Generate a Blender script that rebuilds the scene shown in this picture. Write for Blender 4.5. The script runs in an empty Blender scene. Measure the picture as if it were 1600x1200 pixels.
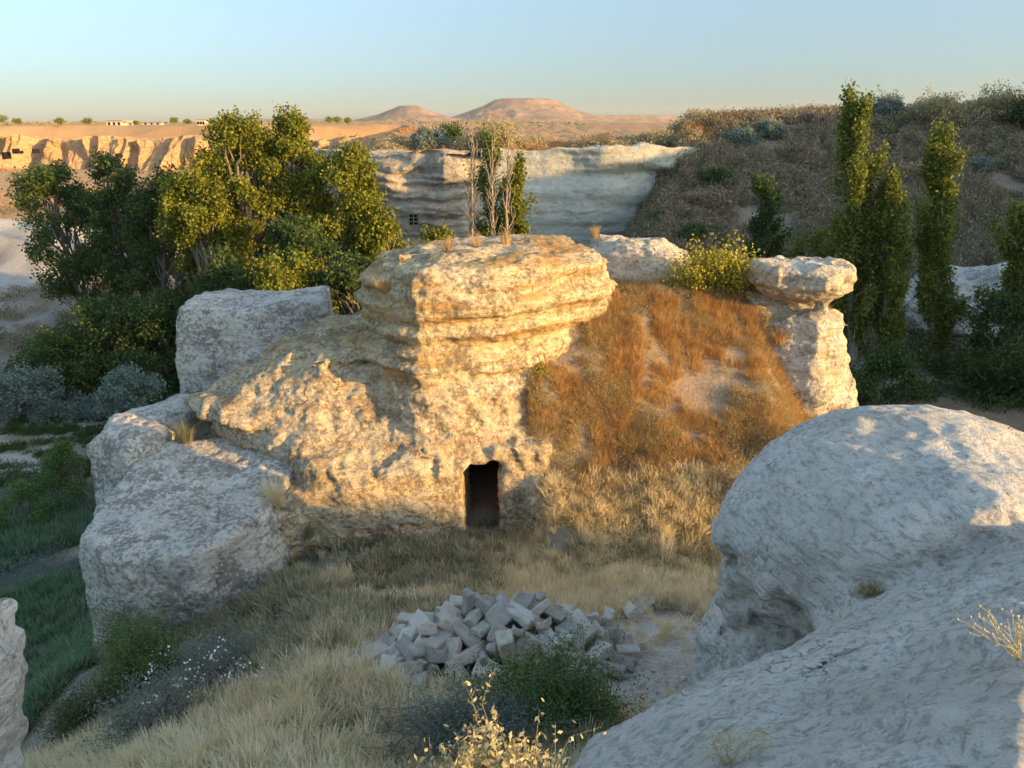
import bpy, math, random
import numpy as np
from mathutils import Vector, Matrix

# ------------------------------------------------------------------ camera, sky, sun, exposure
SC = bpy.context.scene
COL = SC.collection
PITCH = math.radians(19.5)
FPX = 1155.0
cam_d = bpy.data.cameras.new('camera'); cam = bpy.data.objects.new('camera', cam_d); COL.objects.link(cam)
cam_d.sensor_width = 36; cam_d.lens = FPX / 1600 * 36
cam_d.clip_start = 0.05; cam_d.clip_end = 20000
cam.location = (0, 0, 0); cam.rotation_euler = (math.pi / 2 - PITCH, 0, 0)
SC.camera = cam
SUN_AZ = 115.0      # clockwise from +Y (the view direction): behind the camera, to the right
SUN_EL = 10.0
wd = bpy.data.worlds.new('World'); SC.world = wd; wd.use_nodes = True
wn = wd.node_tree.nodes; wl = wd.node_tree.links
for n in list(wn): wn.remove(n)
sky = wn.new('ShaderNodeTexSky'); sky.sky_type = 'NISHITA'; sky.sun_disc = False
sky.sun_elevation = math.radians(SUN_EL); sky.sun_rotation = math.radians(SUN_AZ)
sky.altitude = 1400; sky.air_density = .65; sky.dust_density = 3.1; sky.ozone_density = 2.2
bg = wn.new('ShaderNodeBackground'); bg.inputs[1].default_value = 0.15
wo = wn.new('ShaderNodeOutputWorld'); hs = wn.new('ShaderNodeHueSaturation'); hs.inputs['Saturation'].default_value = .84; wb = wn.new('ShaderNodeMix'); wb.data_type = 'RGBA'; wb.blend_type = 'MULTIPLY'; wb.inputs[0].default_value = 1; wb.inputs[7].default_value = (1.05, .995, .77, 1); wl.new(sky.outputs[0], wb.inputs[6]); wl.new(wb.outputs[2], hs.inputs['Color']); 
# added gradient keeps the visible sky from clipping: dimmer towards the horizon, the same all the way round
tc = wn.new('ShaderNodeTexCoord'); sx = wn.new('ShaderNodeSeparateXYZ'); wl.new(tc.outputs['Generated'], sx.inputs[0])
mr = wn.new('ShaderNodeMapRange'); mr.interpolation_type = 'SMOOTHSTEP'; wl.new(sx.outputs[2], mr.inputs[0])
for i_, v_ in ((1, -.02), (2, .5), (3, .28), (4, 1)): mr.inputs[i_].default_value = v_
vm = wn.new('ShaderNodeVectorMath'); vm.operation = 'SCALE'; wl.new(hs.outputs[0], vm.inputs[0]); wl.new(mr.outputs[0], vm.inputs['Scale']); wl.new(vm.outputs[0], bg.inputs[0]); wl.new(bg.outputs[0], wo.inputs[0])
sd = bpy.data.lights.new('sun', 'SUN'); sd.energy = 2.0; sd.angle = math.radians(0.5); sd.color = (1.0, 0.60, 0.20)
sun = bpy.data.objects.new('sun', sd); COL.objects.link(sun)
_a, _e = math.radians(SUN_AZ), math.radians(SUN_EL)
SUNV = Vector((math.sin(_a) * math.cos(_e), math.cos(_a) * math.cos(_e), math.sin(_e)))
sun.rotation_euler = SUNV.to_track_quat('Z', 'Y').to_euler()
SC.view_settings.view_transform = 'Standard'; SC.view_settings.look = 'None'
SC.view_settings.gamma = 1; SC.view_settings.use_curve_mapping = False
SC.view_settings.exposure = 2.27
SC.render.engine = 'CYCLES'
SC.cycles.max_bounces = 6; SC.cycles.diffuse_bounces = 5; SC.cycles.transmission_bounces = 5; SC.cycles.glossy_bounces = 2; SC.cycles.transparent_max_bounces = 6
SC.cycles.volume_bounces = 0

# ------------------------------------------------------------------ helpers: picture geometry, noise, meshes
CT, ST = math.cos(PITCH), math.sin(PITCH)
def at(u, v, Y):
    dx = (u - 800) / FPX; dy = (600 - v) / FPX
    k = Y / (CT + dy * ST)
    return (dx * k, Y, (-ST + dy * CT) * k)

rs = np.random.RandomState(7)
_PERM = rs.permutation(256).astype(np.int32); _VAL = rs.uniform(-1, 1, 256).astype(np.float32)
def vnoise(x, y, z):
    x = np.asarray(x, np.float32); y = np.asarray(y, np.float32); z = np.asarray(z, np.float32)
    xi = np.floor(x); yi = np.floor(y); zi = np.floor(z)
    fx = x - xi; fy = y - yi; fz = z - zi
    fx = fx * fx * (3 - 2 * fx); fy = fy * fy * (3 - 2 * fy); fz = fz * fz * (3 - 2 * fz)
    xi = xi.astype(np.int32) & 255; yi = yi.astype(np.int32) & 255; zi = zi.astype(np.int32) & 255
    x1 = (xi + 1) & 255; y1 = (yi + 1) & 255; z1 = (zi + 1) & 255
    A = _PERM[xi]; B = _PERM[x1]
    AA = _PERM[(A + yi) & 255]; AB = _PERM[(A + y1) & 255]; BA = _PERM[(B + yi) & 255]; BB = _PERM[(B + y1) & 255]
    def V(q, w): return _VAL[(q + w) & 255]
    a = V(AA, zi) * (1 - fx) + V(BA, zi) * fx
    b = V(AB, zi) * (1 - fx) + V(BB, zi) * fx
    c = V(AA, z1) * (1 - fx) + V(BA, z1) * fx
    d = V(AB, z1) * (1 - fx) + V(BB, z1) * fx
    return (a * (1 - fy) + b * fy) * (1 - fz) + (c * (1 - fy) + d * fy) * fz
def fbm(x, y, z, oct=4, gain=.5, seed=0):
    s = 0; a = 1.0; f = 1.0
    for i in range(oct):
        s = s + a * vnoise(x * f + 17.3 * i + seed * 31.7, y * f + 5.1 * i + seed * 11.3, z * f + 9.7 * i)
        a *= gain; f *= 2.03
    return s
def sst(a, b, x):
    t = np.clip((x - a) / (b - a), 0, 1); return t * t * (3 - 2 * t)
def smax(a, b, k):
    h = np.clip(.5 + .5 * (a - b) / k, 0, 1); return b * (1 - h) + a * h + k * h * (1 - h)
def smin(a, b, k): return -smax(-a, -b, k)

def mesh_np(name, verts, faces, smooth=True):
    """verts (n,3), faces (m,3|4) int"""
    me = bpy.data.meshes.new(name)
    verts = np.ascontiguousarray(verts, np.float32); faces = np.ascontiguousarray(faces, np.int32)
    k = faces.shape[1]; m = len(faces)
    me.vertices.add(len(verts)); me.vertices.foreach_set('co', verts.ravel())
    me.loops.add(m * k); me.loops.foreach_set('vertex_index', faces.ravel())
    me.polygons.add(m); me.polygons.foreach_set('loop_start', np.arange(0, m * k, k, dtype=np.int32))
    me.polygons.foreach_set('use_smooth', np.full(m, smooth, bool))
    me.update(calc_edges=True)
    return me
def link(name, me, mat=None, parent=None, loc=None):
    o = bpy.data.objects.new(name, me); COL.objects.link(o)
    if mat is not None and me is not None: me.materials.append(mat)
    if parent is not None: o.parent = parent
    if loc is not None: o.location = loc
    return o
def tag(o, label=None, cat=None, group=None, kind=None):
    if label: o['label'] = label
    if cat: o['category'] = cat
    if group: o['group'] = group
    if kind: o['kind'] = kind
    return o
def empty(name, loc, label, cat, group=None):
    o = bpy.data.objects.new(name, None); COL.objects.link(o); o.location = loc; o.empty_display_size = .2
    return tag(o, label, cat, group)

def vnormals(V, F):
    a = V[F[:, 0]]; b = V[F[:, 1]]; c = V[F[:, 2]]
    n = np.cross(b - a, c - a)
    if F.shape[1] == 4: n += np.cross(c - a, V[F[:, 3]] - a)
    N = np.zeros_like(V)
    for i in range(F.shape[1]):
        for k in range(3): N[:, k] += np.bincount(F[:, i], n[:, k], len(V))
    return N / (np.linalg.norm(N, axis=1)[:, None] + 1e-9)

def surface_nets(F, org, h):
    ins = F < 0
    c = [ins[dx:F.shape[0]-1+dx, dy:F.shape[1]-1+dy, dz:F.shape[2]-1+dz] for dx in (0,1) for dy in (0,1) for dz in (0,1)]
    s = np.zeros(c[0].shape, np.int8)
    for q in c: s += q
    act = (s > 0) & (s < 8)
    I, J, K = np.nonzero(act)
    idx = np.full(act.shape, -1, np.int32); idx[act] = np.arange(len(I), dtype=np.int32)
    P = np.zeros((len(I), 3), np.float32); N = np.zeros(len(I), np.float32)
    cv = {(dx,dy,dz): F[I+dx, J+dy, K+dz] for dx in (0,1) for dy in (0,1) for dz in (0,1)}
    for a in cv:
        for ax in range(3):
            if a[ax] == 0:
                b = list(a); b[ax] = 1; b = tuple(b)
                fa, fb = cv[a], cv[b]; m = (fa < 0) != (fb < 0)
                t = np.where(m, fa / np.where(m, fa - fb, 1), 0)
                for k in range(3):
                    P[:, k] += m * (a[k] + (t if k == ax else 0))
                N += m
    P /= N[:, None]
    V = (P + np.stack([I, J, K], 1)) * h + np.array(org, np.float32)
    faces = []
    X = ins[:-1] != ins[1:]
    i, j, k = np.nonzero(X[:, 1:-1, 1:-1]); j += 1; k += 1
    q = np.stack([idx[i, j-1, k-1], idx[i, j, k-1], idx[i, j, k], idx[i, j-1, k]], 1); fl = ~ins[i, j, k]
    q[fl] = q[fl][:, ::-1]; faces.append(q)
    X = ins[:, :-1] != ins[:, 1:]
    i, j, k = np.nonzero(X[1:-1, :, 1:-1]); i += 1; k += 1
    q = np.stack([idx[i-1, j, k-1], idx[i-1, j, k], idx[i, j, k], idx[i, j, k-1]], 1); fl = ~ins[i, j, k]
    q[fl] = q[fl][:, ::-1]; faces.append(q)
    X = ins[:, :, :-1] != ins[:, :, 1:]
    i, j, k = np.nonzero(X[1:-1, 1:-1, :]); i += 1; j += 1
    q = np.stack([idx[i-1, j-1, k], idx[i, j-1, k], idx[i, j, k], idx[i-1, j, k]], 1); fl = ~ins[i, j, k]
    q[fl] = q[fl][:, ::-1]; faces.append(q)
    Fc = np.concatenate(faces); Fc = Fc[(Fc >= 0).all(1)]
    return V, Fc

def sdf_rock(name, lo, hi, h, base, rough, mat, fine=((1.0, .03),), band=.6):
    """base(x,y,z)->sdf on open grids; rough(x,y,z)->offset evaluated near the surface only"""
    xs = np.arange(lo[0], hi[0], h, dtype=np.float32); ys = np.arange(lo[1], hi[1], h, dtype=np.float32); zs = np.arange(lo[2], hi[2], h, dtype=np.float32)
    x = xs[:, None, None]; y = ys[None, :, None]; z = zs[None, None, :]
    F = np.ascontiguousarray(np.broadcast_to(base(x, y, z), (len(xs), len(ys), len(zs)))).astype(np.float32)
    m = np.abs(F) < band
    i, j, k = np.nonzero(m)
    F[m] += rough(xs[i], ys[j], zs[k]).astype(np.float32)
    V, Q = surface_nets(F, lo, h)
    for f, a in fine:
        n = vnormals(V, Q)
        d = fbm(V[:, 0] * f, V[:, 1] * f, V[:, 2] * f * 1.6, 3) * a
        V = V + n * d[:, None]
    me = mesh_np(name, V, Q)
    return me

def poly_sd(x, y, pts):
    """signed distance to polygon; x,y broadcastable 2D"""
    pts = np.array(pts, np.float32); n = len(pts)
    d = None; inside = None
    for i in range(n):
        ax_, ay_ = pts[i]; bx_, by_ = pts[(i+1) % n]
        ex, ey = bx_ - ax_, by_ - ay_
        wx = x - ax_; wy = y - ay_
        t = np.clip((wx * ex + wy * ey) / (ex * ex + ey * ey), 0, 1)
        dd = (wx - ex * t) ** 2 + (wy - ey * t) ** 2
        d = dd if d is None else np.minimum(d, dd)
        cond = ((ay_ <= y) & (by_ > y)) | ((by_ <= y) & (ay_ > y))
        xc = ax_ + (y - ay_) / (ey if abs(ey) > 1e-9 else 1e-9) * ex
        f = cond & (x < xc)
        inside = f if inside is None else inside ^ f
    return np.where(inside, -np.sqrt(d), np.sqrt(d))

# ------------------------------------------------------------------ materials
class NT:
    def __init__(s, name):
        s.m = bpy.data.materials.new(name); s.m.use_nodes = True; s.t = s.m.node_tree
        for n in list(s.t.nodes): s.t.nodes.remove(n)
        s.out = s.n('ShaderNodeOutputMaterial')
    def n(s, typ, **kw):
        q = s.t.nodes.new(typ)
        for k, v in kw.items(): setattr(q, k, v)
        return q
    def l(s, a, b): s.t.links.new(a, b)
    def val(s, sock, v):
        if hasattr(v, 'links'): s.l(v, sock)
        else: sock.default_value = v
    def pos(s, scale=(1, 1, 1), off=(0, 0, 0)):
        g = s.n('ShaderNodeNewGeometry'); m = s.n('ShaderNodeMapping'); m.inputs['Scale'].default_value = scale; m.inputs['Location'].default_value = off
        s.l(g.outputs['Position'], m.inputs[0]); return m.outputs[0]
    def noise(s, vec, scale, detail=4, rough=.55, dist=0.0):
        q = s.n('ShaderNodeTexNoise'); s.l(vec, q.inputs['Vector']); q.inputs['Scale'].default_value = scale
        q.inputs['Detail'].default_value = detail; q.inputs['Roughness'].default_value = rough; q.inputs['Distortion'].default_value = dist
        return q.outputs['Fac']
    def ramp(s, fac, stops, interp='LINEAR'):
        q = s.n('ShaderNodeValToRGB'); q.color_ramp.interpolation = interp; s.l(fac, q.inputs[0]); e = q.color_ramp.elements
        while len(e) < len(stops): e.new(.5)
        for i, (p, c) in enumerate(stops):
            e[i].position = p; e[i].color = (c, c, c, 1) if isinstance(c, (int, float)) else (*c, 1)
        return q.outputs[0]
    def mix(s, fac, a, b, mode='MIX'):
        q = s.n('ShaderNodeMix', data_type='RGBA', blend_type=mode)
        s.val(q.inputs[0], fac)
        for sock, v in ((q.inputs[6], a), (q.inputs[7], b)):
            s.val(sock, (*v, 1) if isinstance(v, tuple) and len(v) == 3 else v)
        return q.outputs[2]
    def math(s, op, a, b=0.0):
        q = s.n('ShaderNodeMath', operation=op); s.val(q.inputs[0], a); s.val(q.inputs[1], b); return q.outputs[0]
    def bump(s, h, dist, strength=1.0, nrm=None):
        q = s.n('ShaderNodeBump'); s.l(h, q.inputs['Height']); q.inputs['Distance'].default_value = dist; q.inputs['Strength'].default_value = strength
        if nrm is not None: s.l(nrm, q.inputs['Normal'])
        return q.outputs[0]
    def diffuse(s, col, nrm=None, rough=.95, spec=.15):
        q = s.n('ShaderNodeBsdfPrincipled'); s.val(q.inputs['Base Color'], (*col, 1) if isinstance(col, tuple) else col)
        q.inputs['Roughness'].default_value = rough; q.inputs['Specular IOR Level'].default_value = spec
        if nrm is not None: s.l(nrm, q.inputs['Normal'])
        s.l(q.outputs[0], s.out.inputs[0]); return q

def rock_mat(name, base=(.56, .50, .41), pale=(.66, .62, .55), ochre=(.50, .37, .22), lichen=(.17, .15, .125), lich=.5, strata=.5, fs=1.0, bump=1.0, flake=.3, crust=None):
    t = NT(name)
    P = t.pos()
    PS = t.pos(scale=(.35, .35, 3.2))
    big = t.noise(P, .55 * fs, 5)
    c = t.mix(t.ramp(big, [(.35, 0.0), (.62, 1.0)]), base, pale)
    st = t.noise(PS, 1.3, 6, .6, .4)
    c = t.mix(t.math('MULTIPLY', t.ramp(st, [(.46, 0.0), (.60, 1.0)]), strata), c, ochre)
    if crust:      # grey weathering crust on the lower beds
        sp_ = t.n('ShaderNodeSeparateXYZ'); t.l(P, sp_.inputs[0])
        zf = t.math('ADD', sp_.outputs[2], t.math('MULTIPLY', t.noise(P, .9, 5, .6), 1.6))
        mrc = t.n('ShaderNodeMapRange'); t.l(zf, mrc.inputs[0]); mrc.inputs[1].default_value = crust[0]; mrc.inputs[2].default_value = crust[1]; mrc.inputs[3].default_value = 1; mrc.inputs[4].default_value = 0
        c = t.mix(t.math('MULTIPLY', mrc.outputs[0], .5), c, crust[2])
    # lichen crust: patchy at two sizes
    l1 = t.noise(P, 1.1 * fs, 8, .72, .6); l2 = t.noise(P, 9 * fs, 6, .7)
    lm = t.math('ADD', t.math('MULTIPLY', l1, .5), t.math('MULTIPLY', l2, .5))
    lf = t.ramp(lm, [(.585 - .13 * lich, 0.0), (.66 - .13 * lich, 1.0)])
    c = t.mix(t.math('MULTIPLY', lf, .30 + .6 * lich), c, lichen)
    sp = t.noise(P, 38 * fs, 4, .7)
    c = t.mix(t.math('MULTIPLY', t.ramp(sp, [(.54, 0.0), (.68, 1.0)]), .45), c, (lichen[0] * 1.3, lichen[1] * 1.3, lichen[2] * 1.25))
    rd = t.noise(P, 3.1 * fs, 5, .7)
    c = t.mix(t.math('MULTIPLY', t.ramp(rd, [(.60, 0.0), (.72, 1.0)]), .35), c, (.42, .27, .15))
    vc = t.n('ShaderNodeTexVoronoi', feature='DISTANCE_TO_EDGE'); vc.inputs['Scale'].default_value = .5 * fs
    dn = t.n('ShaderNodeTexNoise'); t.l(P, dn.inputs['Vector']); dn.inputs['Scale'].default_value = 1.6 * fs; dn.inputs['Detail'].default_value = 6
    dm = t.n('ShaderNodeMix', data_type='VECTOR'); dm.inputs[0].default_value = .62; t.l(P, dm.inputs[4]); t.l(dn.outputs['Color'], dm.inputs[5]); t.l(dm.outputs[1], vc.inputs['Vector'])
    ck = t.math('MULTIPLY', t.ramp(vc.outputs['Distance'], [(0.0, 1.0), (.012, 0.0)]), t.ramp(t.noise(P, .9 * fs, 3), [(.54, 0.0), (.62, 1.0)]))
    c = t.mix(t.math('MULTIPLY', ck, .7), c, (lichen[0] * .45, lichen[1] * .45, lichen[2] * .45))
    fl = t.noise(t.pos(scale=(1.0, .55, 2.6)), 5.5 * fs, 9, .75, .35)
    ff = t.ramp(fl, [(.34, 1.0), (.47, 0.0)])
    c = t.mix(t.math('MULTIPLY', ff, flake), c, (lichen[0] * .9, lichen[1] * .9, lichen[2] * .9))
    h = t.math('ADD', t.math('MULTIPLY', t.noise(P, 4 * fs, 10, .68), .55), t.math('MULTIPLY', l2, .22))
    h = t.math('SUBTRACT', h, t.math('MULTIPLY', lf, .05))
    h = t.math('SUBTRACT', h, t.math('MULTIPLY', ck, .22))
    h = t.math('SUBTRACT', h, t.math('MULTIPLY', ff, .12 * (flake > 0)))
    h = t.math('ADD', h, t.math('MULTIPLY', t.noise(PS, 5, 5, .6), .25 * strata))
    vo = t.n('ShaderNodeTexVoronoi'); vo.inputs['Scale'].default_value = 14 * fs; t.l(P, vo.inputs['Vector'])
    h = t.math('ADD', h, t.math('MULTIPLY', vo.outputs['Distance'], .10))
    h = t.math('ADD', h, t.math('MULTIPLY', t.noise(t.pos(scale=(1, 1, 2.2)), 22 * fs, 6, .75, .5), .13))
    t.diffuse(c, t.bump(h, .16 * bump / fs ** .5, .9))
    return t.m

M = {}
M['rock'] = rock_mat('pale_tuff_rock', base=(.64, .55, .40), pale=(.70, .64, .52), lichen=(.17, .15, .12), lich=.7, bump=1.0, fs=1.3, flake=.35)
M['rock_cap'] = rock_mat('banded_tuff_rock', base=(.64, .50, .29), pale=(.70, .60, .41), ochre=(.54, .33, .13), lichen=(.22, .165, .10), lich=.84, strata=1.0, fs=1.2, bump=1.0, flake=.4, crust=(-5.0, -4.4, (.60, .52, .40)))
M['rock_grey'] = rock_mat('grey_lichened_tuff', base=(.60, .57, .50), pale=(.70, .67, .60), lichen=(.21, .19, .165), lich=.85, strata=.15, fs=1.2, bump=1.0, flake=.4)
M['rock_front'] = rock_mat('weathered_white_tuff', base=(.60, .57, .50), pale=(.76, .73, .66), lichen=(.25, .225, .19), lich=.5, strata=.12, fs=2.0, bump=1.3, flake=.25)
M['cliff'] = rock_mat('far_cliff_tuff', base=(.52, .44, .33), pale=(.62, .55, .43), ochre=(.40, .28, .17), lichen=(.20, .17, .13), lich=.45, strata=.6, fs=.3, bump=3)
M['cliff_smooth'] = rock_mat('smooth_pale_cliff', base=(.52, .52, .44), pale=(.60, .59, .50), ochre=(.46, .42, .32), lichen=(.34, .32, .27), lich=.15, strata=.35, fs=.2, bump=1.5, flake=.1)
M['orange_cliff'] = rock_mat('ochre_tuff_cliff', base=(.60, .35, .16), pale=(.66, .45, .25), ochre=(.48, .24, .10), lichen=(.33, .24, .17), lich=.35, strata=.2, fs=.16, bump=6)

def leaf_mat(name, a, b, trans=.35, dark=None):
    t = NT(name)
    g = t.n('ShaderNodeNewGeometry'); oi = t.n('ShaderNodeObjectInfo')
    r = t.math('FRACT', t.math('ADD', g.outputs['Random Per Island'], t.math('MULTIPLY', oi.outputs['Random'], 3.7)))
    c = t.mix(r, a, b)
    if dark is not None:
        c = t.mix(t.ramp(t.noise(t.pos(), .35, 2), [(.42, 0.0), (.62, 1.0)]), c, dark)
    d = t.n('ShaderNodeBsdfPrincipled'); t.l(c, d.inputs['Base Color']); d.inputs['Roughness'].default_value = .62; d.inputs['Specular IOR Level'].default_value = .25
    tr = t.n('ShaderNodeBsdfTranslucent'); t.l(c, tr.inputs[0])
    mx = t.n('ShaderNodeMixShader'); mx.inputs[0].default_value = trans
    t.l(d.outputs[0], mx.inputs[1]); t.l(tr.outputs[0], mx.inputs[2]); t.l(mx.outputs[0], t.out.inputs[0])
    return t.m
def grass_mat(name, stops, trans=.3, scale=.5):
    t = NT(name)
    oi = t.n('ShaderNodeObjectInfo'); g = t.n('ShaderNodeNewGeometry')
    f = t.math('ADD', t.math('MULTIPLY', oi.outputs['Random'], .35), t.math('MULTIPLY', g.outputs['Random Per Island'], .2))
    f = t.math('ADD', f, t.math('MULTIPLY', t.ramp(t.noise(t.pos(), scale, 3), [(.3, 0.0), (.7, 1.0)]), .45))
    c = t.ramp(f, stops)
    d = t.n('ShaderNodeBsdfDiffuse'); t.l(c, d.inputs[0])
    tr = t.n('ShaderNodeBsdfTranslucent'); t.l(c, tr.inputs[0])
    mx = t.n('ShaderNodeMixShader'); mx.inputs[0].default_value = trans
    t.l(d.outputs[0], mx.inputs[1]); t.l(tr.outputs[0], mx.inputs[2]); t.l(mx.outputs[0], t.out.inputs[0])
    return t.m
def plain_mat(name, a, b, scale=8, bump=.02, rough=.9):
    t = NT(name); P = t.pos(); n = t.noise(P, scale, 6, .65)
    t.diffuse(t.mix(t.ramp(n, [(.35, 0.0), (.65, 1.0)]), a, b), t.bump(n, bump), rough); return t.m

M['bark'] = plain_mat('grey_brown_bark', (.16, .125, .095), (.27, .23, .185), 6)
M['bark_pale'] = plain_mat('pale_poplar_bark', (.36, .31, .25), (.24, .20, .16), 5)
M['twig'] = plain_mat('dry_twig', (.22, .17, .12), (.33, .27, .20), 12)
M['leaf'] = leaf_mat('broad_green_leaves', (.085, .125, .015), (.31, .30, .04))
M['leaf_dark'] = leaf_mat('dark_and_shaded_leaves', (.05, .09, .025), (.115, .165, .045))  # dark shrubs, and shaded copy of the tree leaves: shade put into the colour
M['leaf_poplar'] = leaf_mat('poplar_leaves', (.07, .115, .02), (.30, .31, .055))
M['leaf_yellow'] = leaf_mat('yellow_green_leaves', (.30, .28, .03), (.55, .46, .06))
M['leaf_olive'] = leaf_mat('silver_oleaster_leaves', (.16, .22, .18), (.27, .33, .27))
M['leaf_grey'] = leaf_mat('blue_grey_shrub_leaves', (0.150, 0.203, 0.173), (0.285, 0.338, 0.285))
M['leaf_tamarisk'] = leaf_mat('fresh_green_shrub_leaves', (0.081, 0.149, 0.041), (0.176, 0.270, 0.074))
M['leaf_brown'] = leaf_mat('dry_brown_shrub_leaves', (.24, .17, .09), (.42, .32, .18))
M['leaf_khaki'] = leaf_mat('khaki_shrub_leaves', (.30, .25, .11), (.56, .48, .27))
M['leaf_cream'] = leaf_mat('cream_sunlit_shrub_leaves', (.52, .43, .20), (.66, .58, .32))
M['grass_pale'] = grass_mat('pale_dry_grass', [(0, (.50, .40, .24)), (.3, (.74, .62, .39)), (.6, (.83, .73, .50)), (1, (.88, .81, .62))], .5)
M['grass_orange'] = grass_mat('rusty_dry_grass', [(0, (.28, .15, .06)), (.3, (.50, .29, .11)), (.55, (.64, .43, .18)), (.8, (.40, .29, .13)), (1, (.70, .55, .30))], .3, 1.3)
M['grass_green'] = grass_mat('dull_green_herbs', [(0, (.18, .17, .09)), (.35, (.30, .29, .16)), (.6, (.44, .38, .25)), (1, (.55, .48, .33))], .35, 1.6)
M['grass_teal'] = grass_mat('deep_green_field_grass', [(0, (.11, .20, .11)), (.4, (.19, .30, .17)), (.7, (.28, .36, .20)), (1, (.40, .40, .25))], .45, .7)
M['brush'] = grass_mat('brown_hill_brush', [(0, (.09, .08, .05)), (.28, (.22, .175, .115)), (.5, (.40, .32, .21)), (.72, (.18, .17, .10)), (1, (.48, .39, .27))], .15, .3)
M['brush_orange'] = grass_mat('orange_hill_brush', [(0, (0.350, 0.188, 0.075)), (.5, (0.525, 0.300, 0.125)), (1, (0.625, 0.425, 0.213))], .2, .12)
M['black'] = plain_mat('opening_shade_black', (.012, .01, .009), (.02, .017, .014))  # near-black on solid boxes, painted shade for the inside of openings

# ------------------------------------------------------------------ terrain
SA = np.array([math.sin(_a), math.cos(_a)]); SB = np.array([-SA[1], SA[0]])      # toward the sun; across it (right and away)
RIDGE_S = [-60, -20, 0, 3, 5, 7, 9, 10.5, 12.9, 13.4, 14, 17, 20.6, 26, 30, 39, 45.6, 52, 58, 66, 80, 110]
RIDGE_H = [7, 8, 7.0, 6.9, 6.7, 6.1, 5.4, 4.8, 4.0, 2.6, 2.1, 2.1, 3.2, 6, 6.3, 7.7, 6.3, 9.6, 11.8, 10.6, 12.2, 13]
def H(x, y, detail=True):
    x = np.asarray(x, np.float64); y = np.asarray(y, np.float64)
    near = -6.9 - .38 * (np.clip(y, 1, 13) - 8)
    near = near - .05 * np.clip(y - 13, 0, 2)
    near = near - .46 * np.clip(-2.6 - 1.5 * sst(9.5, 12, y) - x, 0, 30)
    hill = -8.8 + .60 * (y - 13) + .08 * np.clip(x - 2, -4, 5) - 1.5 * sst(6.0, 7.7, x) * sst(20.5, 18.5, y)
    d = (x + .2) * .63 - (y - 16) * .776
    hill = hill + 1.15 * np.exp(-(np.clip(d, 0, 9) / 1.3) ** 2) * sst(14.9, 16, y)
    hill = smin(hill, -4.35 + .06 * (x - 3), .8)
    hm = sst(-.1, .5, x + .25 * np.clip(16 - y, 0, 2) * -1)
    z = near * (1 - hm) + smax(near, hill, .5) * hm
    # valley
    val = -14 + .5 * fbm(x * .05, y * .05, 0 * x, 3)
    left = sst(14, 34, -x) * sst(95, 215, y); val = val - 14 * left
    Mx = sst(-13.5, -8.6, x - .6 * np.clip(y - 12, -1.5, 4) * -1 * 0) * (1 - sst(8.3, 11.2, x) * sst(3, 8, y))
    Mx = Mx * (1 - sst(21.6, 26.5, y))
    z = val * (1 - Mx) + z * Mx
    # badland humps at left
    for hx, hy, rx, ry, hh in ((-47, 68, 13, 7, 5.2), (-37, 63, 7, 6, 3.4), (-60, 60, 14, 8, 4.5), (-36, 54, 9, 4, 1.8), (-52, 100, 40, 12, 3.5)):
        z = z + hh * np.exp(-((x - hx) / rx) ** 2 - ((y - hy) / ry) ** 2)
    # plateau beyond the valley
    plat = -2.6 + 2.0 * sst(80, 420, y) - .6 * sst(600, 4000, y)
    e1 = sst(71.0, 76.0, y - .25 * np.clip(-12 - x, 0, 40)) * sst(-19, -12.5, x + .12 * (y - 70))
    e2 = sst(262, 280, y + 5 * np.sin(x * .05))
    pm = np.maximum(e1, e2)
    z = z * (1 - pm) + plat * pm
    # hill on the right, crest about level with the camera
    cx = .3 + .028 * np.clip(x - 30, -16, 60)
    t = np.clip((y - 44 - .10 * np.clip(40 - x, 0, 40)) / 34, 0, 1)
    prof = t ** .85
    hr = -14 + (cx + 14) * prof
    lm = sst(0, 1, (x - 3.5 - .30 * (y - 58)) / 8.5)
    lm = lm * (1 - sst(110, 180, y) * (1 - sst(30, 60, x)))
    z = np.maximum(z, hr * lm + -60 * (1 - lm) * 0 + (1 - lm) * -14)
    # ridge outside the frame that stands between the low sun and the valley
    s = x * SB[0] + y * SB[1]; a = x * SA[0] + y * SA[1]
    rh = np.interp(s, RIDGE_S, RIDGE_H)
    out = np.clip(x - np.maximum(.80 * y, 0) - 6, 0, 60) / 12
    rz = rh - .42 * np.clip(60 - a, 0, 60) - .02 * np.clip(a - 60, 0, 500)
    z = np.where(out > 0, np.maximum(z, z + (rz - z) * np.clip(out, 0, 1)), z)
    if detail:
        nb = np.exp(-np.abs(y - 12) / 40)
        z = z + .10 * fbm(x * .9, y * .9, 0 * x, 4) * nb
        z = z + .45 * np.clip(1 - ((x + .05) / 1.7) ** 2 - ((y - 8.45) / 1.1) ** 2, 0, 1)
        z = z + sst(26, 45, y) * (.35 * fbm(x * .35, y * .35, 0 * x + 3, 4)) * (1 - sst(300, 900, y))
    return z

def axis(lo, hi, step, gl, gr, L, R):
    c = list(np.arange(lo, hi, step)); s = step; v = c[-1]; r = []
    while v < R: s *= gr; v += s; r.append(v)
    s = step; v = c[0]; l = []
    while v > L: s *= gl; v -= s; l.append(v)
    return np.array(l[::-1] + c + r)
gx = axis(-14, 14, .15, 1.034, 1.034, -6000, 6000)
gy = axis(3, 27, .15, 1.07, 1.032, -400, 9000)
GX, GY = np.meshgrid(gx, gy, indexing='ij')
GZ = H(GX, GY)
nx, ny = GX.shape
V = np.stack([GX.ravel(), GY.ravel(), GZ.ravel()], 1)
ii = (np.arange(nx - 1)[:, None] * ny + np.arange(ny - 1)[None, :]).ravel()
Fq = np.stack([ii, ii + ny, ii + ny + 1, ii + 1], 1)
me = mesh_np('ground', V, Fq)
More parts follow.
